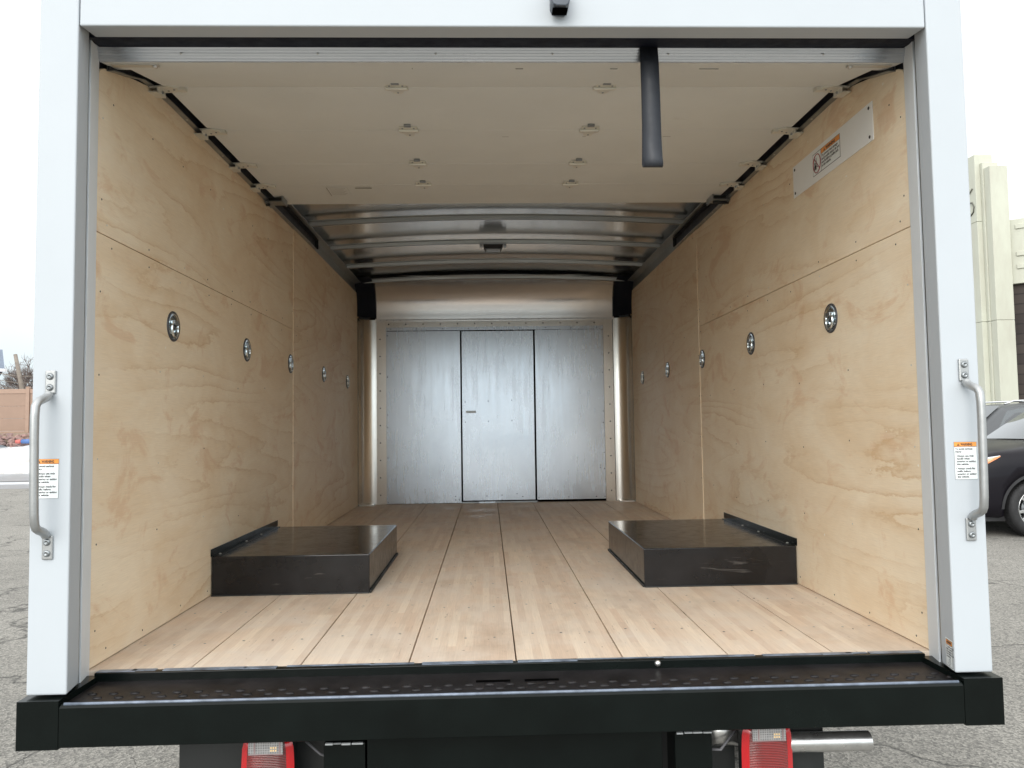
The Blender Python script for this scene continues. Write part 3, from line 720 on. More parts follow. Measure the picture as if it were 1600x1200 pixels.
# ---- warning stickers
def face_M(x, z, y): return Matrix.Translation((x, y, z)) @ Matrix.Rotation(R(90), 4, 'X')
def tri(m, M, s, mi, mi2):
    m.add([(0, 0, 0), (s, 0, 0), (s / 2, s * .87, 0)], [(0, 1, 2)], mi, False, M)
    m.add([(s * .46, s * .25, .0003), (s * .54, s * .25, .0003), (s * .56, s * .6, .0003), (s * .44, s * .6, .0003)], [(0, 1, 2, 3)], mi2, False, M)
    m.add([(s * .45, s * .1, .0003), (s * .55, s * .1, .0003), (s * .55, s * .18, .0003), (s * .45, s * .18, .0003)], [(0, 1, 2, 3)], mi2, False, M)
def sticker_post(x0, x1, z0, z1):
    m = MB(); y = -.1902; w_ = x1 - x0
    m.box(x0 - .001, x1 + .001, y - .0002, y + .0002, z0 - .001, z1 + .001, 3)
    m.box(x0, x1, y - .0004, y, z0, z1, 1)
    m.box(x0 + .0006, x1 - .0006, y - .0006, y, z0 + .0006, z1 - .0130, 0)
    m.box(x0 + .0006, x1 - .0006, y - .0006, y, z1 - .0118, z1 - .0006, 2)
    tri(m, face_M(x0 + .008, z1 - .0100, y - .0008), .0075, 1, 2)
    m.text('WARNING', .0095, face_M(x0 + .0175, z1 - .0098, y - .0007), 1, bold=.0003, width=w_ * .52, th=.0001)
    L_ = [('To avoid serious', 0), ('injury:', 0), ('', 0), ('\u2022 Always use grab', 0), ('handle when', 1), ('entering or exiting', 1), ('this vehicle.', 1), ('', 0), ('\u2022 Always check for', 0), ('traffic before', 1), ('entering or exiting', 1), ('this vehicle.', 1)]
    z = z1 - .0205
    for t, ind in L_:
        if t: m.text(t, .0068, face_M(x0 + .003 + ind * .003, z, y - .0007), 1, bold=.00022, th=.0001)
        z -= .0072 if t else .0042
    m.build('warning_sticker', [STICK, INK, ORANGE, WHITE], truck, fix=False)
sticker_post(-1.2245, -1.1635, .490, .590); sticker_post(1.1575, 1.2185, .500, .5985)
# small sticker on the right jamb
a_ = math.atan2(.016, .086)
xj = lambda y: 1.134 + (y + .19) * .016 / .086
Mj = Matrix(((.016 / .0875, 0, -.983, 0), (-0.983 * -1, 0, .18, 0), (0, 1, 0, 0), (0, 0, 0, 1)))
def jM(u, z, off):     # u runs from the inner edge (y=-.137) outwards towards y=-.185 => text reads left to right towards the viewer
    y = -.137 - u; return Matrix.Translation((xj(y) - off, y, z)) @ Matrix(((-.18, 0, -.98), (-.98, 0, .18), (0, 1, 0))).to_4x4()
m = MB()
def jq(u0, u1, z0, z1, off, mi):
    pts = [jM(u0, z0, off).translation, jM(u1, z0, off).translation, jM(u1, z1, off).translation, jM(u0, z1, off).translation]; m.add(pts, [(0, 1, 2, 3)], mi)
jq(0, .046, .004, .079, .0006, 0); jq(.003, .043, .007, .076, .0009, 1); jq(.004, .042, .008, .0625, .0012, 0); jq(.004, .042, .064, .075, .0012, 2)
m.text('WARNING', .0095, jM(.012, .0665, .0014), 1, width=.027, th=.0001, bold=.0002)
tri(m, jM(.0055, .0665, .0014), .006, 1, 2)
for k, t in enumerate(('To avoid serious', 'injury, stay off', 'the tailgate or', 'floor while door', 'is moving.')): m.text(t, .0066, jM(.006, .056 - k * .0063, .0014), 1, th=.0001, bold=.0001)
m.tube([jM(.024 + a, .01 + b, .0014).translation for a, b in ((0, 0), (-.007, .007), (-.003, .0075), (-.003, .017), (.004, .017), (.004, .009), (.008, .0085), (0, 0))], .0004, 4, 1)
m.build('warning_sticker', [STICK, INK, ORANGE], truck, fix=False)

# ---- white plate with sticker on the right wall
m = MB(); m.box(H - .003, H - .0003, .192, .834, 1.5605, 1.688, 0)
for y, z in ((.215, 1.672), (.215, 1.577), (.815, 1.672), (.815, 1.577)): m.dome((H - .003, y, z), (-1, 0, 0), .006, .002, 1, 10)
pl = m.build('sign_plate', [SIGNW, INK], truck, bevel=.001)
m = MB(); X0 = H - .0034
def wM(y, z, off=0): return Matrix.Translation((X0 - off, y, z)) @ Matrix(((0, 0, -1), (-1, 0, 0), (0, 1, 0))).to_4x4()
def wq(ya, yb, z0, z1, off, mi): m.add([(X0 - off, ya, z0), (X0 - off, yb, z0), (X0 - off, yb, z1), (X0 - off, ya, z1)], [(0, 1, 2, 3)], mi)
wq(.644, .419, 1.586, 1.670, .0000, 1); wq(.642, .421, 1.588, 1.668, .0003, 0)
wq(.572, .421, 1.650, 1.668, .0006, 2); wq(.572, .570, 1.588, 1.668, .0008, 1); wq(.572, .421, 1.6495, 1.6505, .0008, 1)
tri(m, wM(.548, 1.653, .0010), .012, 1, 2); m.text('WARNING', .015, wM(.530, 1.6535, .0009), 1, bold=.0005, width=.075, th=.0001)
for k, t in enumerate(('To prevent load damage', 'and possible injury, do not', 'use forklift or pallet jack', 'in this vehicle.')):
    m.text(t, .0135, wM(.566, 1.637 - k * .0125, .0008), 1, bold=.0002, th=.0001, width=(.130, .142, .135, .075)[k])
cc = (.607, 1.627); ring_ = [(X0 - .0012, cc[0] + .031 * math.cos(R(t)), cc[1] + .035 * math.sin(R(t))) for t in range(0, 361, 12)]
m.tube(ring_, .0017, 4, 3); m.tube([(X0 - .0012, cc[0] + .022, cc[1] + .024), (X0 - .0012, cc[0] - .022, cc[1] - .024)], .0016, 4, 3)
wq(.613, .610, 1.617, 1.650, .0010, 1); wq(.630, .613, 1.612, 1.622, .0010, 1); wq(.610, .594, 1.6135, 1.616, .0010, 1); wq(.628, .618, 1.622, 1.634, .0010, 1)
for yy in (.626, .616): m.add([(X0 - .0010, yy + .0045 * math.cos(R(t)), 1.610 + .0045 * math.sin(R(t))) for t in range(0, 360, 30)], [tuple(range(12))], 1)
m.build('warning_sticker', [STICK, INK, ORANGE, REDINK], pl, fix=False)

# ---- rear dual wheels and axle under the floor
TYRE = paint('tyre_rubber', (.018, .018, .019), .75, var=.2, bump=.3, bscale=60)
def simple_wheel(parent, x, y, z, r, wd, name='wheel'):
    m = MB(); M = Matrix.Translation((x, y, z)) @ Matrix.Rotation(R(90), 4, 'Y')
    m.lathe([(r * .58, -wd / 2 + .02), (r * .72, -wd / 2), (r * .93, -wd / 2 + .012), (r, -wd / 2 + .035), (r, wd / 2 - .035), (r * .93, wd / 2 - .012), (r * .72, wd / 2), (r * .58, wd / 2 - .02)], 36, 0, M)
    o = m.build(name, TYRE, parent)
    m = MB(); m.lathe([(r * .59, wd / 2 - .02), (r * .55, wd / 2 - .03), (r * .5, .02), (r * .2, .0), (.001, 0)], 24, 0, M); m.lathe([(r * .59, -wd / 2 + .02), (r * .5, -.02), (.001, -.02)], 24, 0, M)
    m.build('rim', HINGEM, o); return o
for x in (-1.08, -.85, .85, 1.08): simple_wheel(truck, x, 1.38, G + .37, .37, .2)
m = MB(); m.tube([(-.98, 1.38, G + .37), (.98, 1.38, G + .37)], .05, 12); m.lathe([(.001, -.1), (.12, -.06), (.15, 0), (.12, .06), (.001, .1)], 16, 0, Matrix.Translation((0, 1.38, G + .37))); m.build('rear_axle', BLACKD, truck)
for sgn in (-1, 1):
    m = MB(); a, b = sorted((sgn * .42, sgn * .48)); m.box(a, b, .0, 4.6, -.36, -.11); m.build('chassis_rail', BLACKD, truck)


# ============================================================ SURROUNDINGS
def asphalt():
    s = NT('old_asphalt'); P = s.tc.outputs['Object']
    agg = s.n('ShaderNodeTexVoronoi'); agg.inputs['Scale'].default_value = 95; s.l(P, agg.inputs['Vector'])
    a2 = s.noise(P, 160, 4, .7); big = s.noise(P, .7, 6, .6, .5)
    c = s.mix(s.ramp(agg.outputs['Color'], [(.2, 0), (.8, 1)]), (.158, .152, .138), (.335, .32, .285))
    c = s.mix(1, c, s.ramp(a2, [(.3, .72), (.7, 1.25)]), 'MULTIPLY')
    c = s.mix(1, c, s.ramp(big, [(.3, .84), (.7, 1.12)]), 'MULTIPLY')
    d = s.n('ShaderNodeTexNoise'); d.inputs['Scale'].default_value = 1.6; d.inputs['Detail'].default_value = 6; s.l(P, d.inputs['Vector'])
    ds = s.n('ShaderNodeVectorMath'); ds.operation = 'SCALE'; ds.inputs['Scale'].default_value = .9; s.l(d.outputs['Color'], ds.inputs[0])
    ad = s.n('ShaderNodeVectorMath'); s.l(P, ad.inputs[0]); s.l(ds.outputs[0], ad.inputs[1])
    crk = None
    for scl, th, st in ((.55, .010, .75), (1.7, .012, .5)):
        v = s.n('ShaderNodeTexVoronoi'); v.feature = 'DISTANCE_TO_EDGE'; v.inputs['Scale'].default_value = scl; s.l(ad.outputs[0], v.inputs['Vector'])
        k = s.ramp(v.outputs[0], [(0, st), (th, 0)])
        if scl > 1: k = s.math('MULTIPLY', k, s.ramp(s.noise(P, .5, 3), [(.45, 0), (.55, 1)]))
        crk = k if crk is None else s.math('MAXIMUM', crk, k)
    c = s.mix(crk, c, (.035, .035, .033))
    s.set(color=c, rough=.85, spec=.3)
    hgt = s.math('SUBTRACT', s.math('ADD', agg.outputs['Distance'], a2), s.math('MULTIPLY', crk, 2)); s.bump(hgt, .7, .006); return s.m
ASPH = asphalt()
m = MB(); m.add([(-350, -350, G), (350, -350, G), (350, 350, G), (-350, 350, G)], [(0, 1, 2, 3)]); tag(m.build('parking_lot', ASPH), kind='structure')
WETR = paint('wet_road', (.20, .21, .22), .35, var=.2, vs=.6)
m = MB(); m.box(-60, 9, 18.2, 25.9, G + .001, G + .004); tag(m.build('road', WETR), kind='structure')
CURB = paint('pale_slush_line', (.55, .58, .60), .6, var=.15, vs=3)
m = MB(); m.box(-60, 9, 19.9, 20.7, G + .0055, G + .012); tag(m.build('slush_strip', CURB), kind='structure')
m = MB(); m.box(-60, 9, 21.2, 21.35, G + .0055, G + .010); m.build('road_marking', paint('dark_tar_line', (.07, .07, .07), .6)); tag(bpy.data.objects['road_marking'], kind='structure')

def snow():
    s = NT('old_snow'); P = s.tc.outputs['Object']
    n = s.noise(P, 1.4, 8, .7, .5); n2 = s.noise(P, 6, 5, .7)
    c = s.mix(s.ramp(n, [(.50, 0), (.68, .65)]), (.66, .68, .70), (.36, .30, .23))
    sz = s.n('ShaderNodeSeparateXYZ'); s.l(P, sz.inputs[0])
    low = s.math('ADD', sz.outputs[2], s.math('MULTIPLY', n2, .35))
    c = s.mix(s.ramp(s.math('ADD', low, .75), [(.05, .85), (.30, 0)]), c, (.30, .26, .21))
    s.set(color=c, rough=.7); s.bump(s.math('ADD', n, n2), .8, .08); return s.m
m = MB(); nx, ny = 210, 26; vs = []
for j in range(ny + 1):
    for i in range(nx + 1):
        x = -40 + 49 * i / nx; y = 25.6 + 3.2 * j / ny; t = j / ny
        h = (1 - math.exp(-t * 5)) * (1.02 + .14 * noise.noise((x * .5, y * .6, 0)) + .10 * noise.noise((x * 1.9, y * 2, 3))) + .06 * noise.noise((x * 5, y * 5, 1))
        vs.append((x, y, G - .06 + h))
m.add(vs, [(j * (nx + 1) + i, j * (nx + 1) + i + 1, (j + 1) * (nx + 1) + i + 1, (j + 1) * (nx + 1) + i) for j in range(ny) for i in range(nx)], 0, True)
tag(m.build('snow_bank', snow()), kind='structure')
# raised ground with a broken rock slope in front of the fence
EARTH = paint('frozen_earth', (.20, .15, .11), .9, var=.3, vs=3, bump=.5, bscale=20)
m = MB(); m.prism([(28.4, G), (28.9, .1), (29.3, .68), (120, .9), (120, G)], 'x', -90, 9); tag(m.build('raised_ground', EARTH), kind='structure')
ROCK = NT('reddish_rock'); oi_ = ROCK.noise(ROCK.tc.outputs['Object'], 2.2, 6, .7)
ROCK.set(color=ROCK.mix(ROCK.ramp(oi_, [(.35, 0), (.65, 1)]), (.33, .20, .17), (.17, .13, .13)), rough=.9); ROCK = ROCK.m
m = MB(); rr = random.Random(9)
for k in range(2000):
    x = rr.uniform(-26, 8); t = rr.random(); y = 28.45 + .85 * t; z = -.1 + .73 * t; s_ = rr.uniform(.05, .13)
    M = Matrix.Translation((x, y, z)) @ Matrix.Rotation(rr.uniform(0, 3), 4, Vector((rr.random(), rr.random(), rr.random())).normalized()) @ Matrix.Diagonal((s_ * 1.5, s_, s_ * .6, 1))
    ic = [(0, 0, 1), (.9, 0, .4), (.3, .85, .45), (-.7, .5, .4), (-.7, -.5, .45), (.3, -.85, .4), (.7, .5, -.45), (-.3, .85, -.4), (-.9, 0, -.45), (-.3, -.85, -.4), (.7, -.5, -.45), (0, 0, -1)]
    ic = [tuple(c * rr.uniform(.8, 1.2) for c in p) for p in ic]
    fs = [(0, i, i % 5 + 1) for i in range(1, 6)] + [(i, i + 5, i % 5 + 1) for i in range(1, 6)] + [(i % 5 + 1, i + 5, i % 5 + 6) for i in range(1, 6)] + [(11, i % 5 + 6, i + 5) for i in range(1, 6)]
    m.add(ic, fs, 0, False, M)
tag(m.build('rock_rubble', ROCK), 'reddish broken rocks on the slope under the tan fence', kind='stuff')
# tan privacy fence
TAN = paint('tan_vinyl', (.27, .178, .128), .5, var=.06, vs=2); TANE = paint('tan_vinyl_trim', (.31, .205, .15), .5, var=.05)
fence = empty('privacy_fence', (-16.4, 29.8, .68)); tag(fence, 'tan vinyl privacy fence with horizontal boards on the raised rocky bank', 'fence')
span = 2.42; xr = -18.05 + 0.0
for k in range(-3, 12):
    xp = -18.95 + 16.4 + k * span
    m = MB(); m.box(xp - .075, xp + .075, -.07, .07, 0, 1.84); m.prism([(xp - .09, 1.84), (xp + .09, 1.84), (xp + .05, 1.89), (xp - .05, 1.89)], 'y', -.08, .08); m.build('post', TANE, fence, bevel=.01)
    if k < 11:
        m = MB()
        for j in range(3): m.box(xp + .08, xp + span - .08, -.02, .02, .08 + j * .51, .08 + j * .51 + .506)
        m.build('board_panel', TAN, fence, bevel=.008)
        m = MB(); m.box(xp + .08, xp + span - .08, -.04, .04, 1.61, 1.80); m.build('rail', TANE, fence, bevel=.01)
        m = MB(); m.box(xp + .08, xp + span - .08, -.04, .04, .0, .075); m.build('rail', TANE, fence, bevel=.01)
# blue and red object lying behind the snow
m = MB(); m.tube([(-18.4, 28.5, .34), (-18.1, 28.5, .345), (-17.0, 28.4, .36), (-15.5, 28.4, .36)], [.085, .095, .1, .09], 14, 0)
m.tube([(-18.62, 28.5, .335), (-18.405, 28.5, .34)], [.075, .085], 14, 1)
tag(m.build('rolled_tarp', [paint('blue_tarp', (.07, .14, .33), .55, var=.2, vs=8, bump=.5, bscale=30), paint('red_end', (.5, .13, .11), .6)]), 'blue rolled tarp with a red end lying on the rocks behind the snow bank', 'tarp')
m = MB(); m.prism([(-20.2, .10), (-18.75, .12), (-18.95, .2), (-20.2, .42)], 'y', 28.2, 28.26); m.build('plank', paint('dark_board', (.10, .12, .14), .5)); tag(bpy.data.objects['plank'], 'dark slanted board sticking out of the snow bank at the left edge', 'board')
# house
house = empty('house', (-26.15, 40, .7), R(34)); tag(house, 'pale blue grey house with a slate grey roof above the tan fence', 'house')
SID = NT('grey_siding'); wv = SID.n('ShaderNodeTexWave'); wv.bands_direction = 'Z'; wv.inputs['Scale'].default_value = 2.6; wv.wave_profile = 'SAW'; SID.l(SID.tc.outputs['Object'], wv.inputs['Vector'])
SID.set(color=SID.mix(SID.ramp(wv.outputs[0], [(.0, 0), (.12, 1)]), (.20, .24, .29), (.30, .36, .43)), rough=.6); SID = SID.m
ROOFG = paint('slate_shingles', (.15, .18, .23), .8, var=.2, vs=9, bump=.4, bscale=25)
WT = paint('white_trim', (.8, .83, .86), .5)
hx = -24.38 + 24 - .0
m = MB(); m.box(-9.5, -.42, .5, 7.5, -.2, 3.38); m.build('wall', SID, house)
m = MB(); m.prism([(-.1, 3.44), (3.2, 4.80), (6.5, 3.44)], 'x', -9.8, -.1); m.build('roof', ROOFG, house)
m = MB(); m.box(-9.9, 0, -.2, -.1, 3.30, 3.46); m.box(-.45, -.35, .40, .50, 0, 3.30); m.build('gutter', WT, house)
f = MB(); f.box(-4.2, -3.0, .46, .52, 1.1, 2.3); f = f.build('window', WT, house)
m = MB(); m.box(-4.1, -3.1, .44, .465, 1.2, 2.2); m.build('pane', CHROME, f)
# utility pole with wires
WOODP = paint('weathered_pole', (.22, .19, .16), .9, var=.25, vs=4)
pole = empty('utility_pole', (-24.15, 38, .7)); tag(pole, 'leaning weathered wooden utility pole between the house and the bare tree', 'utility pole')
m = MB(); m.tube([(.35, 0, 0), (.0, 0, 2.4), (-.35, 0, 4.05)], [.13, .11, .09], 10); m.build('pole', WOODP, pole)
m = MB(); m.tube([(.05, 0, 2.2), (-.95, -.2, .5)], .03, 6); 
for z in (2.9, 2.55, 2.2): m.tube([(-.1, 0, z), (-2.5, 1.5, z + .35), (-6, 3, z + .9)], .018, 5); m.tube([(-.1, 0, z), (3, -1, z - .05), (9, -3, z + .3)], .018, 5)
m.build('wire', WOODP, pole)
# bare bushy trees
BARK = paint('bare_twigs', (.20, .165, .15), .9, var=.3, vs=3)
def tree(loc, hgt, seed, label):
    t = empty('bare_tree', loc); tag(t, label, 'tree', 'bare trees behind the fence'); rr = random.Random(seed)
    m = MB(); m.tube([(0, 0, 0), (.05, 0, hgt * .25), (-.03, .02, hgt * .5)], [.16, .12, .06], 8); m.build('trunk', BARK, t)
    m = MB()
    def br(p, d, l, r, dep):
        q = p + d * l * .5 + Vector((rr.uniform(-.04, .04), rr.uniform(-.04, .04), 0)) * l; e_ = q + (d + Vector((0, 0, .12))).normalized() * l * .5
        m.tube([p, q, e_], [r, r * .8, r * .6], 3, 0, False)
        if dep >= 5: return
        for k in range(5 if dep < 3 else 4):
            a = Vector((rr.gauss(0, 1), rr.gauss(0, 1), rr.gauss(.25, .7))).normalized(); nd = (d * .9 + a * .85).normalized()
            br(p.lerp(e_, rr.uniform(.45, 1)), nd, l * rr.uniform(.6, .8), r * .6, dep + 1)
    for k in range(7):
        a = k * .9; br(Vector((0, 0, hgt * (.08 + .05 * k))), Vector((math.cos(a) * .7, math.sin(a) * .7, .8)).normalized(), hgt * .30, .06, 1)
    m.build('crown', BARK, t)
tree((-25.0, 41, .7), 4.1, 2, 'bare brown bushy tree with dense twigs beside the utility pole')
tree((-22.4, 42, .7), 4.9, 5, 'taller bare brown tree mostly hidden behind the truck post')

# ---- commercial building on the right
bld = empty('commercial_building', (10.9, 14.2, G)); tag(bld, 'cream art deco building corner with stepped pylon and dark brick wall behind the parked cars', 'building')
CREAM = NT('cream_stucco'); n_ = CREAM.noise(CREAM.mapping((1.2, 1.2, .35)), 2, 6, .65)
CREAM.set(color=CREAM.mix(CREAM.ramp(n_, [(.4, 0), (.75, 1)]), (.52, .53, .445), (.44, .43, .36)), rough=.8); CREAM.bump(CREAM.noise(CREAM.tc.outputs['Object'], 60, 3), .3, .004); CREAM = CREAM.m
def blk(x0, x1, y0, y1, zt, joints):
    m = MB(); zs = [0] + joints + [zt]
    for a, b in zip(zs[:-1], zs[1:]): m.box(x0 - 10.9, x1 - 10.9, y0 - 14.2, y1 - 14.2, a + .004, b - .004 if b != zt else b)
    m.box(x0 - 10.88, x1 - 10.92, y0 - 14.18, y1 - 14.22, 0, zt - .02)
    return m.build('pylon_block', CREAM, bld, bevel=.01)
blk(11.01, 11.41, 14.0, 14.197, 7.02, [3.6]); blk(10.98, 11.34, 14.2, 14.287, 7.16, [3.6]); blk(10.87, 11.28, 14.29, 19.0, 7.37, [3.6, 5.85])
m = MB(); Mt = Matrix.Translation((10.87 - 10.9 - .012, 14.69 - 14.2, 6.02)) @ Matrix(((0, 0, -1), (-1, 0, 0), (0, 1, 0))).to_4x4()
def stroke(cx):
    P = [(cx + .30, .60), (cx + .16, .50), (cx + .07, .34), (cx + .05, .18), (cx + .10, .05), (cx + .20, .01), (cx + .30, .07), (cx + .33, .18), (cx + .27, .29), (cx + .17, .31), (cx + .08, .24)]
    m.tube([Mt @ Vector((a, b, 0)) for a, b in P], .016, 6, 0)
stroke(0)
m.build('number', paint('dark_bronze_numeral', (.10, .10, .08), .5), bld)
Mw = Matrix.Translation((.22, -.10, 0)) @ Matrix.Rotation(R(-42), 4, 'Z')
BRICK = NT('dark_brick'); bt = BRICK.n('ShaderNodeTexBrick'); BRICK.l(BRICK.mapping((1, 1, 1), rot=(R(90), 0, 0)), bt.inputs['Vector']); bt.inputs['Scale'].default_value = 1
bt.inputs['Brick Width'].default_value = .5; bt.inputs['Row Height'].default_value = .22; bt.inputs['Mortar Size'].default_value = .012
bt.inputs['Color1'].default_value = (.035, .028, .026, 1); bt.inputs['Color2'].default_value = (.06, .048, .042, 1); bt.inputs['Mortar'].default_value = (.02, .018, .018, 1)
BRICK.set(color=bt.outputs[0], rough=.85); BRICK.bump(bt.outputs['Fac'], .5, -.01); BRICK = BRICK.m
m = MB(); m.box(0, 9, .12, 3, 0, 4.4); o = m.build('brick_wall', BRICK, bld); o.location = (.53, -.12, 0); o.rotation_euler.z = R(-42)
m = MB(); m.box(0, 9, 0, 3, 4.4, 5.82)
for z in (4.72, 5.0, 5.6): m.box(.12, 9, -.03, -.001, z, z + .10)
o = m.build('cornice_beam', CREAM, bld, bevel=.008); o.location = (.53, -.12, 0); o.rotation_euler.z = R(-42)

# ---- parked cars
def interp(tab, x):
    for (a, va), (b, vb) in zip(tab[:-1], tab[1:]):
        if x <= b:
            t = max(0, (x - a) / (b - a)); t = t * t * (3 - 2 * t) * .5 + t * .5
            return [p + (q - p) * t for p, q in zip(va, vb)]
    return list(tab[-1][1])
#   x : half width, bottom z, shoulder z, top z
BODY = [(0, (.55, .34, .62, .70)), (.06, (.74, .25, .78, .87)), (.22, (.86, .21, .93, .99)), (.5, (.925, .21, 1.01, 1.07)), (.93, (.95, .22, 1.05, 1.13)), (1.4, (.95, .24, 1.07, 1.17)),
        (2.4, (.95, .24, 1.05, 1.10)), (3.8, (.95, .24, 1.08, 1.12)), (4.4, (.93, .26, 1.08, 1.12)), (4.66, (.88, .32, 1.0, 1.06)), (4.75, (.80, .42, .88, .95))]
def half(x):
    hw, zb, zs, zt = interp(BODY, x)
    return [(0, zb), (hw * .80, zb), (hw * .955, zb + .05), (hw * .985, zb + (zs - zb) * .25), (hw * 1.0, zb + (zs - zb) * .55), (hw * .992, zb + (zs - zb) * .8), (hw * .975, zs - .03), (hw * .95, zs + .005), (hw * .86, zs + (zt - zs) * .55), (hw * .5, zt - .005), (0, zt)]
def side_y(x, z):
    h = half(x)
    for (y0, z0), (y1, z1) in zip(h[1:-1], h[2:]):
        if z0 <= z <= z1: return y0 + (y1 - y0) * (z - z0) / max(1e-6, z1 - z0)
    return h[-3][0]
GLASS = paint('car_glass', (.02, .03, .035), .04, 1.0, 0, var=.01, spec=1.0)
AMBER = paint('amber_lens', (.75, .22, .06), .12, .8)
LAMPG = paint('headlamp_lens', (.62, .66, .70), .08, 1, .4)
SPOKE = paint('polished_alloy', (.70, .70, .70), .22, 0, .95)
ARCH = paint('black_arch_plastic', (.02, .02, .022), .6)
def suv(loc, col, label):
    car = empty('parked_car', loc); tag(car, label, 'car')
    BP = NT('car_paint'); BP.set(color=col, rough=.35, metal=0, coat=.16, coatr=.03, spec=.15); BP = BP.m
    st = [0, .03, .06, .12, .22, .35, .5, .7, .93, 1.15, 1.4, 1.8, 2.4, 3.0, 3.8, 4.1, 4.4, 4.55, 4.66, 4.75]
    m = MB(); rings = []
    for x in st:
        h = half(x); ring_ = [(x, -y, z) for y, z in h] + [(x, y, z) for y, z in h[-2:0:-1]]; rings.append(ring_)
    k = len(rings[0]); m.add([p for r_ in rings for p in r_], [(i * k + j, i * k + (j + 1) % k, (i + 1) * k + (j + 1) % k, (i + 1) * k + j) for i in range(len(st) - 1) for j in range(k)] + [tuple(range(k)), tuple((len(st) - 1) * k + j for j in range(k))], 0, True)
    body = m.build('body', BP, None)
    cuts = []
    for wx in (.93, 3.72):
        for s2 in (-1, 1):
            m = MB(); m.tube([(wx, s2 * .62, .345), (wx, s2 * 1.1, .345)], .405, 40, 0); cuts.append(m.build('c', ARCH))
    for c_ in cuts:
        b = body.modifiers.new('b', 'BOOLEAN'); b.object = c_; b.operation = 'DIFFERENCE'; b.solver = 'EXACT'
    bpy.context.view_layer.update()
    me = bpy.data.meshes.new_from_object(body.evaluated_get(bpy.context.evaluated_depsgraph_get())); body.modifiers.clear(); body.data = me; body.parent = car
    for c_ in cuts: bpy.data.objects.remove(c_)
    # cabin shell: stations with half width at belt, half width at roof, roof z
    RT = [(1.40, (.80, .78, 1.135)), (1.65, (.80, .72, 1.33)), (2.05, (.84, .655, 1.61)), (2.35, (.85, .65, 1.665)), (3.2, (.85, .65, 1.69)), (4.0, (.84, .64, 1.65)), (4.35, (.81, .60, 1.58)), (4.62, (.76, .70, 1.12))]
    def rt(x):
        for (a, va), (b, vb) in zip(RT[:-1], RT[1:]):
            if x <= b: t = (x - a) / (b - a); return [p + (q - p) * t for p, q in zip(va, vb)]
        return RT[-1][1]
    def sec(x, o=0):
        hb, hr, zr = rt(x); zb_ = 1.06
        return [(x, -hb - .08, zb_), (x, -hb - .02, max(zb_ + .04, zb_ + .02)), (x, -hr - .03, max(zb_ + .06, zr - .07)), (x, -hr + .05, zr - .02), (x, 0, zr + .012), (x, hr - .05, zr - .02), (x, hr + .03, max(zb_ + .06, zr - .07)), (x, hb + .02, zb_ + .04), (x, hb + .08, zb_)]
    sx = [1.40, 1.65, 1.85, 2.05, 2.35, 2.8, 3.2, 3.6, 4.0, 4.35, 4.62]; k = 9
    m = MB(); m.add([p for x in sx for p in sec(x)], [(i * k + j, i * k + j + 1, (i + 1) * k + j + 1, (i + 1) * k + j) for i in range(len(sx) - 1) for j in range(k - 1)], 0, True)
    m.build('cabin', BP, car)
    # windscreen
    m = MB(); n = 9; vs = []
    for (x, hw, z) in ((1.37, .76, 1.155), (1.62, .70, 1.335), (1.84, .64, 1.49), (2.04, .59, 1.625)):
        for j in range(n):
            u = -1 + 2 * j / (n - 1); vs.append((x + .05 * u * u - .016, u * hw, z + .012 + .010 * (1 - u * u)))
    m.add(vs, [(i * n + j, i * n + j + 1, (i + 1) * n + j + 1, (i + 1) * n + j) for i in range(3) for j in range(n - 1)], 0, True); m.build('windscreen', GLASS, car)
    for s2 in (-1, 1):
        m = MB(); P = [(1.80, 1.12), (2.12, 1.55), (2.40, 1.60), (3.35, 1.60), (4.1, 1.55), (4.25, 1.16), (3.2, 1.12)]
        vs = []
        for x, z in P:
            hb, hr, zr = rt(x); t = (z - 1.10) / (zr - .07 - 1.10); vs.append((x, s2 * (hb + .02 + (hr + .03 - hb - .02) * t + .006), z))
        m.add(vs, [tuple(range(len(P)))], 0); m.build('side_window', GLASS, car)
        # headlamp following the wing
        m = MB(); n = 8; vs = []
        for i in range(n + 1):
            x = .10 + .42 * i / n; t = i / n; z0 = .76 + .225 * t ** 1.1; z1 = .93 + .068 * t
            for j in range(5):
                z = z0 + (z1 - z0) * j / 4; vs.append((x - .006, s2 * (side_y(x, min(z, interp(BODY, x)[2] + .0)) + .008), z))
        m.add(vs, [(i * 5 + j, i * 5 + j + 1, (i + 1) * 5 + j + 1, (i + 1) * 5 + j) for i in range(n) for j in range(4)], 0, True)
        m.mi = [1 if (f_ // 4 >= 3 and f_ % 4 < 3) else 0 for f_ in range(len(m.mi))]
        m.build('headlight', [LAMPG, AMBER], car)
        m = MB(); m.tube([(2.15, s2 * .60, 1.66), (2.3, s2 * .61, 1.715), (3.2, s2 * .61, 1.735), (3.9, s2 * .60, 1.70), (4.05, s2 * .60, 1.65)], .016, 8); m.build('roof_rail', SPOKE, car)
        m = MB(); m.lathe([(.001, -.10), (.09, -.08), (.105, 0), (.09, .07), (.001, .1)], 14, 0, Matrix.Translation((1.95, s2 * 1.02, 1.17)) @ Matrix.Rotation(R(90), 4, 'X')); m.build('wing_mirror', BP, car)
        for wx in (.93, 3.72):
            m = MB(); Mw_ = Matrix.Translation((wx, s2 * .84, .345)) @ Matrix.Rotation(R(90) * -s2, 4, 'X')   # local z points outwards
            m.lathe([(.235, -.11), (.30, -.115), (.335, -.09), (.345, -.05), (.345, .05), (.335, .088), (.300, .106), (.26, .10), (.242, .088), (.240, .02)], 48, 0, Mw_)
            for q_ in range(60):
                a = 2 * math.pi * q_ / 60; Mq = Mw_ @ Matrix.Rotation(a, 4, 'Z'); m.box(.338, .3475, -.004, .006, -.06, .07, 0, Mq)
            w_ = m.build('wheel', TYRE, car)
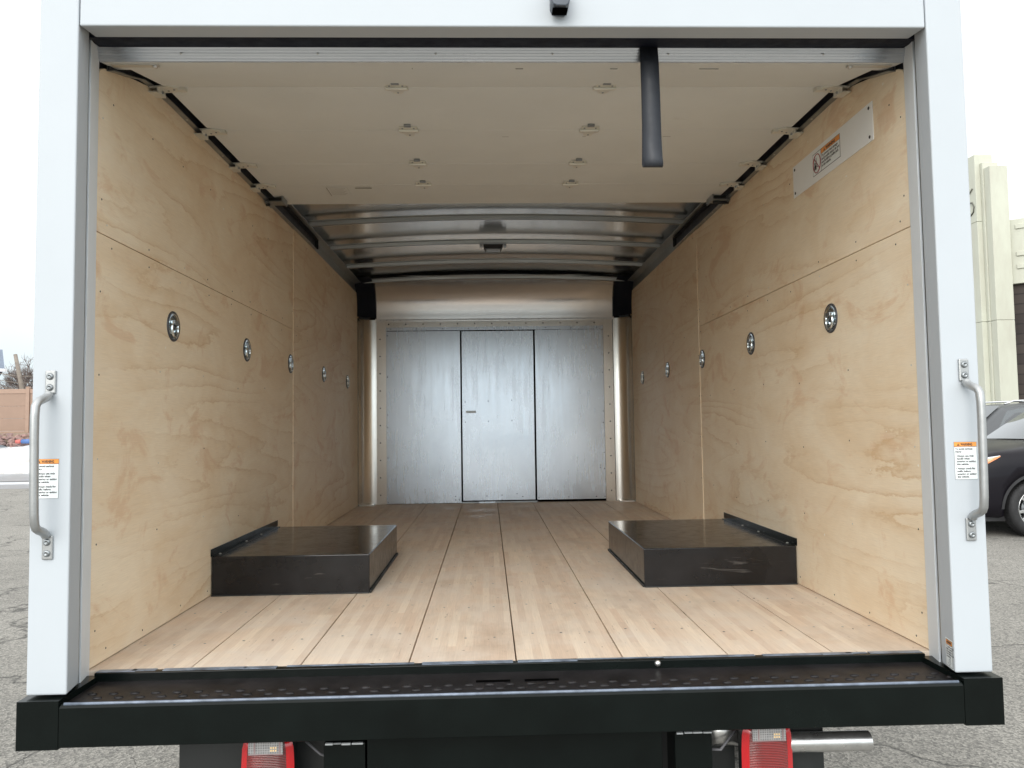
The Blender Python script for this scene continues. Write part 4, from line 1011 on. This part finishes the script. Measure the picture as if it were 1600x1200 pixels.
            m = MB(); m.lathe([(.243, .086), (.236, .094), (.226, .086), (.222, .03), (.215, -.04), (.001, -.05)], 48, 1, Mw_); m.lathe([(.243, .086), (.2375, .0945), (.229, .089)], 48, 0, Mw_)
            for q_ in range(10):
                a = 2 * math.pi * q_ / 10 + (.16 if q_ % 2 else 0); Mq = Mw_ @ Matrix.Rotation(a, 4, 'Z')
                m.add([(.045, -.012, .075), (.045, .012, .075), (.232, .018, .086), (.232, -.018, .086), (.045, -.012, .04), (.045, .012, .04), (.232, .024, .05), (.232, -.024, .05)], [(0, 1, 2, 3), (4, 5, 6, 7), (0, 1, 5, 4), (1, 2, 6, 5), (2, 3, 7, 6), (3, 0, 4, 7)], 0, False, Mq)
            m.lathe([(.055, .04), (.055, .078), (.04, .086), (.001, .088)], 20, 0, Mw_); m.lathe([(.14, -.02), (.14, .0), (.001, .0)], 24, 2, Mw_)
            m.build('rim', [SPOKE, ARCH, DZINC], w_, bevel=.002)
            m = MB(); n = 24; vs = []
            for i in range(n + 1):
                a = math.pi * i / n; 
                for r_ in (.400, .435):
                    xx = wx - r_ * math.cos(a); zz = .345 + r_ * math.sin(a); vs.append((xx, s2 * (side_y(xx, min(max(zz, .25), .95)) + .007), zz))
            m.add(vs, [(2 * i, 2 * i + 1, 2 * i + 3, 2 * i + 2) for i in range(n)], 0, True); m.build('wheel_arch_trim', ARCH, car)
    m = MB(); m.box(.02, .10, -.45, .45, .48, .70); m.build('grille', ARCH, car, bevel=.02)
    m = MB(); m.box(.25, 4.5, -.8, .8, .19, .26); m.build('underbody', ARCH, car)
    # lower bumper insert visible on the flank, wipers
    m = MB(); m.tube([(1.42, -.55, 1.165), (1.62, -.1, 1.33)], .008, 6); m.tube([(1.40, .1, 1.17), (1.62, .5, 1.33)], .008, 6); m.build('wiper', ARCH, car)
    return car
suv((5.67, 7.92, G), (.007, .006, .009), 'dark purple grey suv parked nose left, right beside the truck corner, front wheel showing')
suv((6.38, 10.9, G + .03), (.10, .105, .11), 'grey suv parked behind the dark suv, only its roof and windscreen showing')
